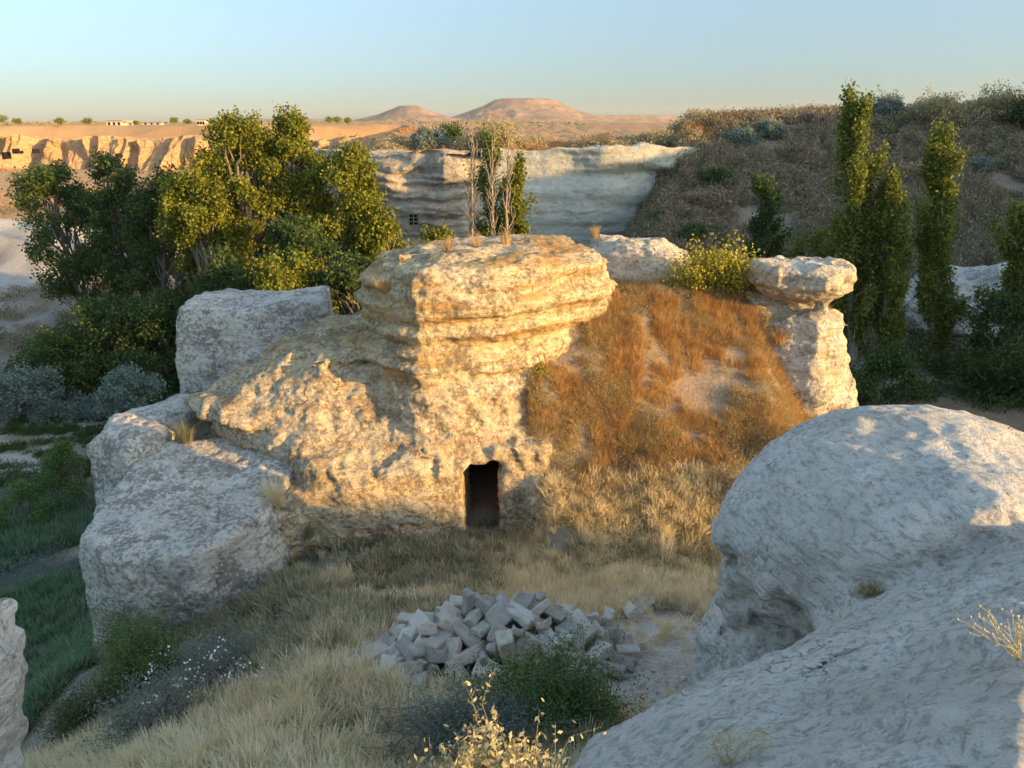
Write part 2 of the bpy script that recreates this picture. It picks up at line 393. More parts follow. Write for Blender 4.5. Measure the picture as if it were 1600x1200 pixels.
# ground cover colours: soil, white tuff, orange steppe, dark brush floor
def cover(x, y, z):
    n1 = fbm(x * .5, y * .5, 0 * x + 1, 4) * .5 + .5
    c = np.empty(x.shape + (3,)); soil = np.array((.30, .22, .145)); tuff = np.array((.56, .53, .47)); orange = np.array((.70, .40, .17)); brush = np.array((.27, .225, .17)); green = np.array((.10, .13, .07)); sand = np.array((.46, .39, .31))
    c[:] = soil
    def put(m, col):
        nonlocal c
        m = np.clip(m, 0, 1)[..., None]; c = c * (1 - m) + col * m
    put(sst(.5, .68, n1) * (y < 30) * .35, tuff)
    put(sst(36, 40, y) * sst(-12, -14, x) * 1.0, green)
    put(sst(-8, -11, x) * (y < 30), green)
    # pale path left in the valley, and the stony field
    pd = np.abs(x + 15.6 - .9 * (y - 20.5)) / 1.5
    put((1 - sst(.7, 1.2, pd + .5 * (n1 - .5))) * sst(-8, -10, x) * (y < 27), sand)
    put(sst(27, 28, y) * (1 - sst(33, 34, y)) * sst(-10, -12, x) * sst(.2, .45, n1) * .95, tuff)
    # white path to the right of the rubble
    pp = np.sqrt(((x - 2.2 - .12 * (y - 9)) / 1.25) ** 2 + ((y - 8.5) / 2.2) ** 2)
    put(1 - sst(.75, 1.15, pp + .4 * (n1 - .5)), np.array((.68, .64, .57)))
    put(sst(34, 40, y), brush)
    put(sst(-30, -36, x) * sst(48, 52, y) * (1 - sst(80, 86, y)) * sst(.25, .45, n1), np.array((.56, .55, .52)))
    put(sst(-10.8, -9.6, z) * sst(-30, -34, x) * (y < 90), np.array((.60, .58, .54)))
    put(sst(88, 105, y + 6 * n1) * (x < 10 + .05 * y), orange)
    put(sst(78, 100, y) * sst(-25, -10, x), orange * .9)
    return c
CV = cover(GX, GY, GZ).reshape(-1, 3)
ca = me.color_attributes.new('cover', 'FLOAT_COLOR', 'POINT')
ca.data.foreach_set('color', np.concatenate([CV, np.ones((len(CV), 1))], 1).astype(np.float32).ravel())
t = NT('ground_cover')
at_ = t.n('ShaderNodeAttribute', attribute_name='cover'); P = t.pos()
n1 = t.noise(P, 1.2, 8, .65); n2 = t.noise(P, 14, 8, .7); n3 = t.noise(P, .08, 6, .6)
c = t.mix(t.math('MULTIPLY', t.ramp(n1, [(.35, 0.0), (.65, 1.0)]), .35), at_.outputs['Color'], (.5, .44, .35), 'MIX')
c = t.mix(t.ramp(n2, [(.40, 0.38), (.58, 0.0)]), c, (.10, .075, .05))
c = t.mix(t.ramp(n3, [(.4, 0.0), (.6, .35)]), c, (.62, .5, .36), 'MULTIPLY')
h = t.math('ADD', t.math('MULTIPLY', n1, .35), t.math('MULTIPLY', n2, .12))
t.diffuse(c, t.bump(h, .25, .8)); M['ground'] = t.m
ground = link('ground', me, M['ground']); tag(ground, 'dry sloping ground, valley floor and plateau stretching to the horizon', kind='structure')

# ------------------------------------------------------------------ rocks
def strata(x, y, z, amp=.16, fz=2.6, seed=0.0):
    w = z + .12 * vnoise(x * .5, y * .5, 0 * z)
    return amp * (vnoise(x * .35 + seed, y * .35, w * fz) + .6 * vnoise(x * .6, y * .6 + seed, w * fz * 2.3))
def lumps(x, y, z, amp=.2, f=.9, o=4, seed=0): return amp * fbm(x * f, y * f, z * f, o, .5, seed)

# -- main outcrop with the cut doorway
CAP = [(-3.75, 17.2), (-2.95, 16.0), (-2.05, 15.45), (-.8, 15.75), (.6, 16.45), (2.35, 18.0), (2.65, 19.2), (1.9, 20.7), (-1.5, 21.0), (-3.5, 19.6)]
BODY = [(-7.8, 16.7), (-7.4, 16.0), (-5.0, 14.25), (-3.9, 14.15), (-2.4, 14.2), (-1.3, 14.6), (-.1, 14.7), (.9, 15.2), (1.4, 15.9), (2.3, 17.6), (2.7, 19.5), (1, 21), (-4, 21), (-7, 18.6)]
PZ = [-12, -8.8, -7.0, -6.0, -5.5, -5.05, -4.75, -4.45, -4.2, -4.0, -3.7, -2.5]
PO = [1.1, .75, .42, .2, .02, .06, -.12, .0, -.16, .08, .02, -.08]
DOOR = at(754, 780, 15.0)
def base_main(x, y, z):
    cap2 = poly_sd(x[:, :, 0] if x.ndim == 3 else x, y[:, :, 0], CAP)[:, :, None]
    bod2 = poly_sd(x[:, :, 0], y[:, :, 0], BODY)[:, :, None]
    top = -2.88 - .05 * np.clip(-x, 0, 9) - .10 * np.clip(-1.5 - x, 0, 9) - .09 * np.clip(x - 1, 0, 5) + .02 * (y - 18)
    cap = smax(cap2 - np.interp(z, PZ, PO), (z - top) * .9, .75)
    plane = smin(-4.85 + .28 * (x + 3.9) + .15 * (y - 18) - .5 * np.clip(x + 3.9, 0, 9), -7.6 + 1.02 * (y - 14.1) + .13 * np.clip(x + 4.4, -9, 0) - .15 * np.clip(x + 4.4, 0, 9), .4)
    front = smax(plane, -7.15 + 0 * x + .25 * np.clip(-x - 3, 0, 9) * .8, .35)      # keeps the low wall standing at the foot
    # lip at the left end with the smooth pale band beneath it
    bprof = np.interp(z, [-12, -7.6, -7.4, -6.65, -6.45, -6.2, -5], [.5, .4, -.42, -.36, .10, .15, 0])
    lw = sst(-4.2, -5.0, x)
    bw = np.interp(z, [-12, -8.6, -7.6, -6.8, -5], [.25, .1, .05, -.05, -.2])
    body = smax(bod2 - (bprof * lw + bw * (1 - lw)), (z - front) * .82, .4)
    d = smin(cap, body, .35)
    ledge = smax(poly_sd(x[:, :, 0], y[:, :, 0], [(-.5, 14.85), (.55, 14.75), (.95, 15.2), (1.1, 16), (.2, 16.8), (-.6, 16.4)])[:, :, None] - np.interp(z, [-9, -7.5, -6.7], [.25, .02, 0]), (z + 6.78 - .06 * x), .25)
    d = smin(d, ledge, .15)
    # doorway: a short tunnel with a rounded, uneven head, and a shallow porch around it
    dx = x - DOOR[0]; dz = z - (-8.2)
    yy = y
    tun = np.maximum(np.maximum(np.abs(dx + .05 * dz) - .36 - .02 * dz, np.abs(dz) - .88), np.maximum(13 - yy, yy - 20.4))
    nick = np.sqrt(((x - DOOR[0] - .26) / .95) ** 2 + (z + 7.37) ** 2 + (np.clip(y - 16, 0, 9)) ** 2 * .3) - .17
    tun = np.minimum(tun, np.maximum(nick, yy - 16.4)) - .03
    room = np.sqrt(((x + .9) / 1.7) ** 2 + ((y - 18.4) / 2.0) ** 2 + ((z + 8.3) / 1.1) ** 2) - 1.0
    d = smax(d, -np.minimum(tun, room), .07)
    porch = np.maximum(np.abs(dx - .42) - .62, np.maximum(z + 6.95, yy - 14.93))
    d = smax(d, -porch, .22)
    return d
def rough_main(x, y, z):
    r = strata(x, y, z, .15, 3.2) * sst(-7.2, -5.2, z) * sst(-5.5, -4.2, x) + .05 * vnoise(x * .7, y * .7, z * 5) * sst(-4.2, -5.5, x) + lumps(x, y, z, .15, .6, 4) * (1 - .5 * sst(-5, -6, x)) + .04 * np.abs(vnoise(x * 4, y * 4, z * 4))
    r = r + .10 * np.abs(vnoise((x * .8 - z * .6) * 2.2, y * .6, (z * .8 + x * .6) * .7)) * sst(-2.4, -3.4, x)
    r = r + .10 * np.abs(fbm(x * 2.1 + z, y * 2.1, z * .8, 3)) * sst(-4.6, -5.4, z)
    near = sst(1.1, .5, np.sqrt((x - DOOR[0]) ** 2 + ((z + 8) * .7) ** 2)); return r * (1 - .75 * near)
me = sdf_rock('rock_outcrop', (-8.2, 13.2, -9.9), (3.6, 21.6, -2.3), .05, base_main, rough_main, M['rock_cap'], fine=((3.2, .03), (9, .016), (17, .008)))
main_rock = link('rock_outcrop', me, M['rock_cap'])
tag(main_rock, 'large sunlit banded tuff outcrop with overhanging cap and dark doorway at its foot', 'rock')

def boulder(name, label, poly, topf, prof, lo, hi, h, mat, amp=.2, f=.8, k=.6, carve=None, seed=0, st=.05, fine=((3.2, .03), (9, .014)), extra=None):
    def base(x, y, z):
        d = smax(poly_sd(x[:, :, 0], y[:, :, 0], poly)[:, :, None] - np.interp(z, *prof), (z - topf(x, y)) * .9, k)
        if extra: d = extra(d, x, y, z)
        if carve: d = smax(d, -carve(x, y, z), .15)
        return d
    me = sdf_rock(name, lo, hi, h, base, lambda x, y, z: lumps(x, y, z, amp, f, 5, seed) + strata(x, y, z, st, 2.2, seed) + .03 * np.abs(vnoise(x * 5, y * 5, z * 5)), mat, fine)
    o = link(name, me, mat); tag(o, label, 'rock'); return o

boulder('boulder', 'big grey lichened boulder with a steep face at the lower left end of the outcrop',
        [(-8.8, 13.8), (-8.55, 12.75), (-7.3, 12.0), (-6.0, 12.1), (-5.1, 13.2), (-4.3, 15.6), (-6, 16.6), (-8.6, 16.0)],
        lambda x, y: -7.42 + .20 * (y - 14) + .05 * (x + 6.5), ([-13, -9, -7.8, -7.4, -6], [.30, .12, 0, -.12, -.3]), (-9.7, 11.2, -12.5), (-3.4, 17.2, -6.2), .055, M['rock_grey'], amp=.09, f=.5, k=.12, st=.03)
boulder('boulder', 'rounded grey boulder wedged behind the steep lower left boulder',
        [(-10.2, 17.0), (-9.9, 15.6), (-8.7, 15.1), (-8.1, 15.6), (-7.8, 18), (-8.8, 18.6)],
        lambda x, y: -6.6 + .15 * (x + 8.6) , ([-14, -9, -7.6, -6], [.5, .15, 0, -.2]), (-11.3, 14, -14), (-6.2, 19.3, -5.4), .06, M['rock_grey'], amp=.12, f=.6, k=.45, seed=3)
boulder('boulder', 'pale flat-topped block of rock standing against the dark trees left of the outcrop',
        [(-9.15, 20.2), (-9.0, 19.2), (-7.4, 18.9), (-5.75, 19.2), (-5.15, 20.1), (-5.4, 21.8), (-8.8, 22.3)],
        lambda x, y: -4.62 + .03 * (x + 7) + 0 * y, ([-14, -6, -4.4], [.5, .1, -.05]), (-10, 18.1, -9.5), (-4.4, 23, -3.9), .055, M['rock_grey'], amp=.09, f=.6, k=.22, seed=5, st=.05)
boulder('boulder', 'low rounded rock dome behind the right end of the big outcrop',
        [(1.6, 21.4), (2.3, 20.6), (3.9, 20.0), (5.2, 20.6), (5.6, 21.6), (4.9, 23), (2, 23)],
        lambda x, y: -3.22 - .09 * np.clip(x - 3.8, -3, 3) ** 2 - .06 * (x - 4), ([-8, -5, -3.4], [.4, .1, -.1]), (.9, 19.1, -7), (6.4, 24, -2.6), .055, M['rock'], amp=.16, f=.9, k=1.0, seed=7)

# -- mushroom pillar: flat cap, thin neck, banded shaft
def base_pillar(x, y, z):
    capp = poly_sd(x[:, :, 0], y[:, :, 0], [(6.15, 18.9), (6.6, 18.25), (7.7, 17.95), (8.55, 18.3), (8.8, 18.9), (8.4, 19.6), (7.2, 20.0), (6.3, 19.7)])[:, :, None]
    cp = np.interp(z, [-4.6, -4.4, -4.15, -3.9, -3.6, -3.4], [-1.1, -.6, -.2, .02, .05, -.05])
    cap = smax(capp - cp, np.maximum((z + 3.36 + .03 * (x - 7)) , -(z + 4.40 + .10 * np.clip(7.8 - x, 0, 3))), .16)
    neck = np.maximum(np.sqrt((x - 8.02) ** 2 + (y - 18.75) ** 2) - (.17 + 2.2 * (z + 4.5) ** 2), np.maximum(z + 4.0, -z - 4.95))
    shp = poly_sd(x[:, :, 0], y[:, :, 0], [(6.0, 19.6), (6.6, 18.7), (7.75, 18.05), (8.45, 18.4), (8.75, 19.0), (8.3, 19.9), (6.4, 20.6)])[:, :, None]
    sp = np.interp(z, [-9.5, -7.2, -6.3, -5.6, -5.0, -4.6], [1.3, .7, .38, .12, .0, -.12])
    sh = smax(shp - sp, z + 4.62 + .22 * np.clip(7.7 - x, 0, 3), .15)
    back = smax(poly_sd(x[:, :, 0], y[:, :, 0], [(5.9, 19.5), (6.4, 19.0), (7.4, 19.15), (7.5, 20.2), (6.0, 20.6)])[:, :, None], z + 4.2, .3)
    return smin(smin(cap, neck, .18), smin(sh, back, .2), .06)
me = sdf_rock('rock_pillar', (5.2, 17.1, -9.3), (10.2, 21.2, -3.1), .04, base_pillar,
              lambda x, y, z: lumps(x, y, z, .09, 1.4, 4) + strata(x, y, z, .05, 4.5) + .07 * np.abs(vnoise(x * 4, y * 4, z * 5)) * sst(-4.9, -4.3, z), M['rock'], fine=((4, .02), (11, .01)))
tag(link('rock_pillar', me, M['rock']), 'mushroom shaped rock pillar with a flat overhanging cap on a thin neck', 'rock')

# -- foreground rock: dome, sloping slab, hollow side
FGP = [(-.7, 1.2), (-.2, 3.4), (.6, 4.2), (1.6, 4.85), (2.1, 5.15), (2.85, 5.55), (2.85, 6.0), (2.55, 6.8), (2.4, 7.5), (2.75, 8.3), (3.9, 9.2), (6.3, 9.3), (8.2, 8.2), (8.6, 5.0), (8, -3), (-3, -3)]
def base_fg(x, y, z):
    f2 = poly_sd(x[:, :, 0], y[:, :, 0], FGP)[:, :, None]
    f3 = np.interp(z, [-9, -6.5, -5.6, -4.75, -4.45, -4.1], [.40, .08, -.18, -.16, .02, .0]) * sst(5.2, 5.8, y) + np.interp(z, [-9, -6, -4], [.4, .1, 0]) * (1 - sst(5.2, 5.8, y))
    xe = .78 * y + .25
    slab = -1.72 - .62 * y + .39 * np.minimum(x, xe) - .40 * np.clip(x - xe, 0, 9)
    slab = smin(slab, -2.0 - .3 * np.clip(x - 2, 0, 9) + 0 * y, .6)
    slab = np.maximum(slab, -4.6)
    dome = -3.22 - .17 * (x - 4.8) ** 2 - .10 * np.clip(y - 7.6, 0, 3) ** 2
    edge = (5.75 - y + .12 * (x - 3.5)) * .75
    wall = f2 - f3
    A = smax(wall, (z - slab) * .8, .28)
    B = smax(smax(wall, (z - dome) * .95, .26), edge, .35)
    d = smin(A, B, .12)
    # undercut side below the ledge
    hol = np.sqrt(((x - 2.75) / .60) ** 2 + ((y - 6.15) / .75) ** 2 + ((z + 5.15) / .62) ** 2) - 1
    d = smax(d, -hol * .5, .15)
    hole = np.sqrt(((x - 2.9) / 1.0) ** 2 + ((y - 6.2) / .2) ** 2 + ((z + 5.35) / .16) ** 2) - 1
    d = smax(d, -hole * .16, .04)
    crack = np.maximum(np.abs((y - 4.05) - .55 * (x - 2.3) + .15 * np.sin(x * 5)) - .015, np.maximum(np.abs(x - 2.25) - .35, -(z - slab + .25)))
    d = smax(d, -crack, .02)
    return d
me = sdf_rock('foreground_rock', (-1.2, .9, -8.2), (8.8, 10.0, -1.2), .04, base_fg,
              lambda x, y, z: lumps(x, y, z, .11, .6, 4, 2) + .035 * np.abs(vnoise(x * 3 + y * 2, y * 3 - x * 1.5, z * 6)) + strata(x, y, z, .04, 3.2) * sst(-4.4, -5, z) + .02 * np.abs(vnoise(x * 7, y * 7, z * 9)) + .13 * fbm(x * 2.6, y * 2.6, z * 2.6, 4) * sst(-4.25, -4.7, z) * sst(5.2, 5.8, y), M['rock_front'], fine=((4, .014), (11, .008)))
tag(link('rock_slab', me, M['rock_front']), 'huge weathered white rock in front at right, domed with a sloping slab and hollow side', 'rock')
boulder('boulder', 'bright white rock edge at the left border of the picture',
        [(-5.0, 4.6), (-4.10, 4.2), (-3.98, 4.8), (-4.15, 5.3), (-5.0, 5.5)], lambda x, y: -3.80 + .9 * (-4.1 - x), ([-6, -4.6, -3.9, -3], [-.35, -.1, .04, -.05]),
        (-5.3, 3.8, -6.8), (-3.5, 5.8, -2.4), .03, M['rock_front'], amp=.10, f=2, k=.15, seed=9, st=.02, fine=((8, .012),))
boulder('boulder', 'small pale rock poking out of the dry grass at the bottom edge',
        [(-3.75, 5.6), (-3.3, 5.5), (-3.05, 6.1), (-3.3, 6.8), (-3.9, 6.6)], lambda x, y: -6.45 + .25 * (x + 3) + .1 * (y - 6), ([-8, -6.6, -6], [.2, .1, -.1]),
        (-4.4, 4.9, -8), (-2.5, 7.4, -5.6), .04, M['rock_front'], amp=.10, f=1.6, k=.4, seed=11)
boulder('boulder', 'grey rock mass behind the poplars on the right',
        [(26, 47), (28, 44), (34, 43.5), (39, 47), (38, 52), (28, 52)], lambda x, y: -9.0 - .02 * (x - 32) ** 2 + 0 * y, ([-16, -10, -8], [1.2, .4, -.3]),
        (23, 41, -15), (42, 54, -7), .16, M['rock_grey'], amp=.8, f=.28, k=1.6, seed=13, fine=((1.2, .12),))

# -- cliffs across the valley as displaced walls with depth
def ribbon(name, path, ztop, zbot, nu, nv, disp, mat, back=6.0):
    path = np.array(path, np.float64); seg = np.r_[0, np.cumsum(np.linalg.norm(np.diff(path, axis=0), axis=1))]
    s = np.linspace(0, seg[-1], nu); px = np.interp(s, seg, path[:, 0]); py = np.interp(s, seg, path[:, 1])
    tx = np.gradient(px); ty = np.gradient(py); L = np.hypot(tx, ty); nxv = ty / L; nyv = -tx / L
    t = np.linspace(0, 1.25, nv)
    S, T = np.meshgrid(s, t, indexing='ij')
    zt = ztop(s)[:, None]; zb = zbot
    tt = np.clip(T, 0, 1)
    Z = zb + (zt - zb) * np.minimum(tt, 1)
    inn = np.clip(T - 1, 0, 1) / .25 * back
    bx = px[:, None]; by = py[:, None]
    D = disp(S, Z, bx + 0 * Z, by + 0 * Z, tt) * (1 - np.clip(T - 1, 0, .25) / .25 * .7) - inn
    X = bx + nxv[:, None] * D; Y = by + nyv[:, None] * D
    Z = Z + .25 * fbm(X * .5, Y * .5, 0 * X, 3) * tt - .06 * inn
    V = np.stack([X.ravel(), Y.ravel(), Z.ravel()], 1); n2 = nv
    i0 = (np.arange(nu - 1)[:, None] * n2 + np.arange(n2 - 1)[None, :]).ravel()
    return mesh_np(name, V, np.stack([i0, i0 + n2, i0 + n2 + 1, i0 + 1], 1))
def disp_mid(S, Z, X, Y, t):
    w = Z + .5 * vnoise(S * .12, 0 * S, 0 * S) + .10 * S * .3 * (S < 14)
    return 1.3 * (1 - t) ** 1.5 * 2 + .8 * fbm(S * .16, Z * .22, 0 * S, 4) + .5 * vnoise(S * .1, w * 1.6, 0 * S + 2) + .3 * vnoise(S * .2, w * 3.7, 0 * S + 5) + .22 * fbm(S * .8, Z * 1.1, 0 * S + 9, 4) + .8 * sst(.80, .9, t) - 2.0 * np.clip((t - .72) / .28, 0, 1) ** 2 + 1.2 * vnoise(S * .22 + 3, Z * .3, 0 * S)
me = ribbon('cliff', [(-24, 84), (-15.5, 76), (-12.6, 69.5), (-6, 66.5), (-2.5, 67.5)], lambda s: -2.6 - .5 * sst(18, 8, s) + .4 * np.sin(s * .6), -15, 220, 110, disp_mid, M['cliff'])
cliffL = link('tuff_cliff', me, M['cliff']); tag(cliffL, 'layered grey tuff cliff with a small barred window across the valley', 'cliff')
def disp_right(S, Z, X, Y, t):
    return 1.6 * (1 - t) ** 1.3 + .5 * fbm(S * .10, Z * .15, 0 * S + 4, 3) + .22 * vnoise(S * .05, Z * 1.5, 0 * S) + .10 * vnoise(S * .1, Z * 4, 0 * S) + .08 * fbm(S * .7, Z * 1.2, 0 * S, 4) - 1.1 * sst(.72, .80, t) + 1.3 * sst(.80, .9, t) * np.exp(-((S - 15) / 6) ** 2)
me = ribbon('cliff', [(-2.9, 69.2), (2, 69.0), (8, 68.5), (14, 69.5), (20, 73)], lambda s: -2.4 + .5 * np.exp(-((s - 13.5) / 5) ** 2), -15, 200, 100, disp_right, M['cliff'])
tag(link('tuff_cliff', me, M['cliff_smooth']), 'smooth pale greenish tuff cliff wall right of the tall bare poplars', 'cliff')
# barred window, cut into the left cliff face
w0 = at(648, 341, 66.3)
def boxes(lst):
    Vs, Fs = [], []
    for (cx, cy, cz, sx, sy, sz) in lst:
        b = len(Vs) * 8
        Vs.append(np.array([(cx + i * sx / 2, cy + j * sy / 2, cz + k * sz / 2) for i in (-1, 1) for j in (-1, 1) for k in (-1, 1)]))
        Fs.append(np.array([(0, 1, 3, 2), (4, 6, 7, 5), (0, 4, 5, 1), (2, 3, 7, 6), (0, 2, 6, 4), (1, 5, 7, 3)]) + b)
    return np.concatenate(Vs), np.concatenate(Fs)
V_, F_ = boxes([(0, .3, 0, .85, .5, 1.0)])
win = link('window', mesh_np('window', V_, F_, False), M['black'], cliffL, (w0[0], w0[1] - .9, w0[2]))
V_, F_ = boxes([(-.40, 0, 0, .09, .12, 1.05), (.40, 0, 0, .09, .12, 1.05), (0, 0, .5, .7, .12, .09), (0, 0, -.5, .7, .12, .09), (0, -.01, 0, .06, .08, .9), (-.19, .01, .15, .3, .06, .06), (.19, .01, .15, .3, .06, .06), (-.19, .01, -.17, .3, .06, .06), (.19, .01, -.17, .3, .06, .06)])
link('window_frame', mesh_np('window_frame', V_, F_, False), M['bark'], win)

# ochre cliff with cones far left
cones = [(-168, 9), (-158, 7), (-149, 8), (-140, 7), (-128, 9), (-117, 7), (-108, 12), (-97, 6), (-90, 11), (-80, 8), (-72, 6), (-62, 9), (-52, 7)]
def disp_far(S, Z, X, Y, t):
    r = 0 * S
    for i, (cx_, w) in enumerate(cones):
        hgt = .85 + .25 * math.sin(i * 2.1)
        r = np.maximum(r, (w * 1.1) * np.clip(1 - ((X - cx_ - 2 * math.sin(i * 5)) / (w * .62)) ** 2, 0, 1) ** .6 * np.clip(hgt + .12 - t, 0, 1) ** .75)
    rid = np.abs(fbm(S * .13, Z * .03, 0 * S, 4))
    return 9 * (1 - t) ** 1.3 + r - 5.0 * rid - 2.2 * np.abs(vnoise(S * .33, Z * .06, 0 * S + 7)) + 1.2 * fbm(S * .3, Z * .25, 0 * S + 3, 4)
me = ribbon('cliff', [(-215, 262), (-180, 250), (-130, 246), (-90, 240), (-60, 238), (-30, 250), (-5, 262)], lambda s: -3.4 - 1.5 * np.abs(np.sin(s * .11)) - .9 * np.sin(s * .53) ** 2, -28, 950, 100, disp_far, M['orange_cliff'], back=34)
far_cliff = link('tuff_cliff', me, M['orange_cliff']); tag(far_cliff, 'orange sunlit cliff of eroded cones and ridges in the far left distance', 'cliff')
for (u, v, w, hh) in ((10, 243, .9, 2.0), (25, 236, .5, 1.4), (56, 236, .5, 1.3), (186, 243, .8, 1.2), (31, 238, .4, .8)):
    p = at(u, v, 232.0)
    V_, F_ = boxes([(0, 0, 0, w, 3, hh)]); link('cave_opening', mesh_np('cave_opening', V_, F_, False), M['black'], far_cliff, p)  # solid box, its black stands in for the shade of the cave

# distant table mountains
def hillmesh(name, cx, cy, rx, ry, h, base, topf, mat, label, seed=0, gul=.06):
    n = 150; u = np.linspace(-1.3, 1.3, n); X, Y = np.meshgrid(u, u, indexing='ij')
    ang = np.arctan2(Y, X); r = np.hypot(X, Y)
    rr = r * (1 + .10 * fbm(np.cos(ang) * 1.5 + seed, np.sin(ang) * 1.5, 0 * r, 3))
    z = topf(rr) - gul * np.abs(fbm(X * 5 + seed, Y * 5, 0 * X, 4)) * sst(.3, .6, rr) * (1 - sst(.85, 1.1, rr)) * 1.4
    V = np.stack([cx + X.ravel() * rx, cy + Y.ravel() * ry, base + (z * h).ravel()], 1)
    i0 = (np.arange(n - 1)[:, None] * n + np.arange(n - 1)[None, :]).ravel()
    o = link(name, mesh_np(name, V, np.stack([i0, i0 + n, i0 + n + 1, i0 + 1], 1)), mat)
    return tag(o, label, kind='structure')
t = NT('distant_hill'); P = t.pos(scale=(.001, .001, .004)); n = t.noise(P, 9, 8, .7)
n_b = t.noise(t.pos(scale=(.01, .01, .002)), 1.6, 6, .7)
c = t.mix(t.ramp(n, [(.38, 0.0), (.6, 1.0)]), (.36, .235, .16), (.25, .17, .12)); c = t.mix(t.math('MULTIPLY', t.ramp(n_b, [(.5, 0.0), (.62, 1.0)]), .45), c, (.48, .37, .28))
t.diffuse(c, t.bump(n_b, 14, .8)); M['far_hill'] = t.m
mesa = lambda r: np.interp(r, [0, .27, .34, .55, .8, 1.05, 1.3], [1.0, .985, .93, .58, .26, .03, -.05])
cone = lambda r: np.interp(r, [0, .14, .2, .45, .8, 1.1, 1.3], [1.0, .95, .84, .48, .16, .0, -.05])
hillmesh('mesa_hill', 50, 3300, 390, 390, 96, -3, mesa, M['far_hill'], 'broad flat-topped mountain on the horizon', 1)
hillmesh('conical_hill', -340, 2600, 230, 230, 56, -3, cone, M['far_hill'], 'low conical hill on the horizon left of the mesa', 4)
hillmesh('conical_hill', -60, 2300, 150, 150, 28, -3, cone, M['far_hill'], 'small pointed hill in front of the mesa', 8)
long_ = lambda r: np.interp(r, [0, .75, .82, 1.0, 1.3], [1.0, .95, .55, 0.0, -.05])
hillmesh('long_mesa', 480, 4200, 560, 300, 38, -2, long_, M['far_hill'], 'long low table hill on the horizon right of the mesa', 11, 0)
hillmesh('long_mesa', -900, 5200, 900, 300, 24, -2, long_, M['far_hill'], 'faint long ridge at the left end of the horizon hills', 13, 0)

t = NT('evening_haze'); t.t.links.clear() if False else None
pv = t.n('ShaderNodeVolumePrincipled'); pv.inputs['Color'].default_value = (.88, .87, .83, 1); pv.inputs['Density'].default_value = 5.5e-5; t.l(pv.outputs[0], t.out.inputs['Volume'])
Vh, Fh = boxes([(0, 4300, 55, 12600, 9600, 180)])
hz = link('haze', mesh_np('haze', Vh, Fh, False), t.m); tag(hz, 'thin evening haze over the plateau', kind='stuff')

# ------------------------------------------------------------------ plant builders
def Hs(x, y): return float(H(np.array([x]), np.array([y]))[0])
def tube(pts, rad, n=5):
    pts = np.asarray(pts, np.float64); rad = np.asarray(rad, np.float64); m = len(pts)
    t = np.gradient(pts, axis=0); t /= np.linalg.norm(t, axis=1)[:, None] + 1e-9
    up = np.array([.31, .17, .93]) if abs(t[0, 2]) < .9 else np.array([1., .2, 0])
    a = np.cross(t, up); a /= np.linalg.norm(a, axis=1)[:, None] + 1e-9; b = np.cross(t, a)
    ang = np.arange(n) * 2 * np.pi / n
    V = pts[:, None, :] + rad[:, None, None] * (np.cos(ang)[None, :, None] * a[:, None, :] + np.sin(ang)[None, :, None] * b[:, None, :])
    V = V.reshape(-1, 3); F = []
    for i in range(m - 1):
        for k in range(n): F.append((i * n + k, i * n + (k + 1) % n, (i + 1) * n + (k + 1) % n, (i + 1) * n + k))
    return V, np.array(F, np.int32)
class Acc:
    def __init__(s): s.V = []; s.F = []; s.n = 0
    def add(s, V, F): s.V.append(V); s.F.append(F + s.n); s.n += len(V)
    def mesh(s, name, smooth=True): return mesh_np(name, np.concatenate(s.V), np.concatenate(s.F), smooth)
def leaves(rng, C, size, aspect=.6, up=0.3, jit=.35):
    n = len(C); a = rng.normal(size=(n, 3)); a[:, 2] += up; a /= np.linalg.norm(a, axis=1)[:, None]
    b = rng.normal(size=(n, 3)); b -= a * (a * b).sum(1)[:, None]; b /= np.linalg.norm(b, axis=1)[:, None]
    s = size * (1 + jit * rng.uniform(-1, 1, n))[:, None]
    V = np.stack([C - a * s * .5, C + b * s * aspect * .5, C + a * s * .5, C - b * s * aspect * .5], 1).reshape(-1, 3)
    F = np.arange(4 * n, dtype=np.int32).reshape(-1, 4); return V, F
def curve(rng, p0, p1, wob, n=6, sag=0.0):
    t = np.linspace(0, 1, n)[:, None]; p = np.asarray(p0) * (1 - t) + np.asarray(p1) * t
    L = np.linalg.norm(np.asarray(p1) - np.asarray(p0))
    w = rng.normal(size=(n, 3)) * wob * L; w[0] = 0; w[-1] = 0
    p = p + w; p[:, 2] += (sag * L * 4 * t * (1 - t))[:, 0]; return p

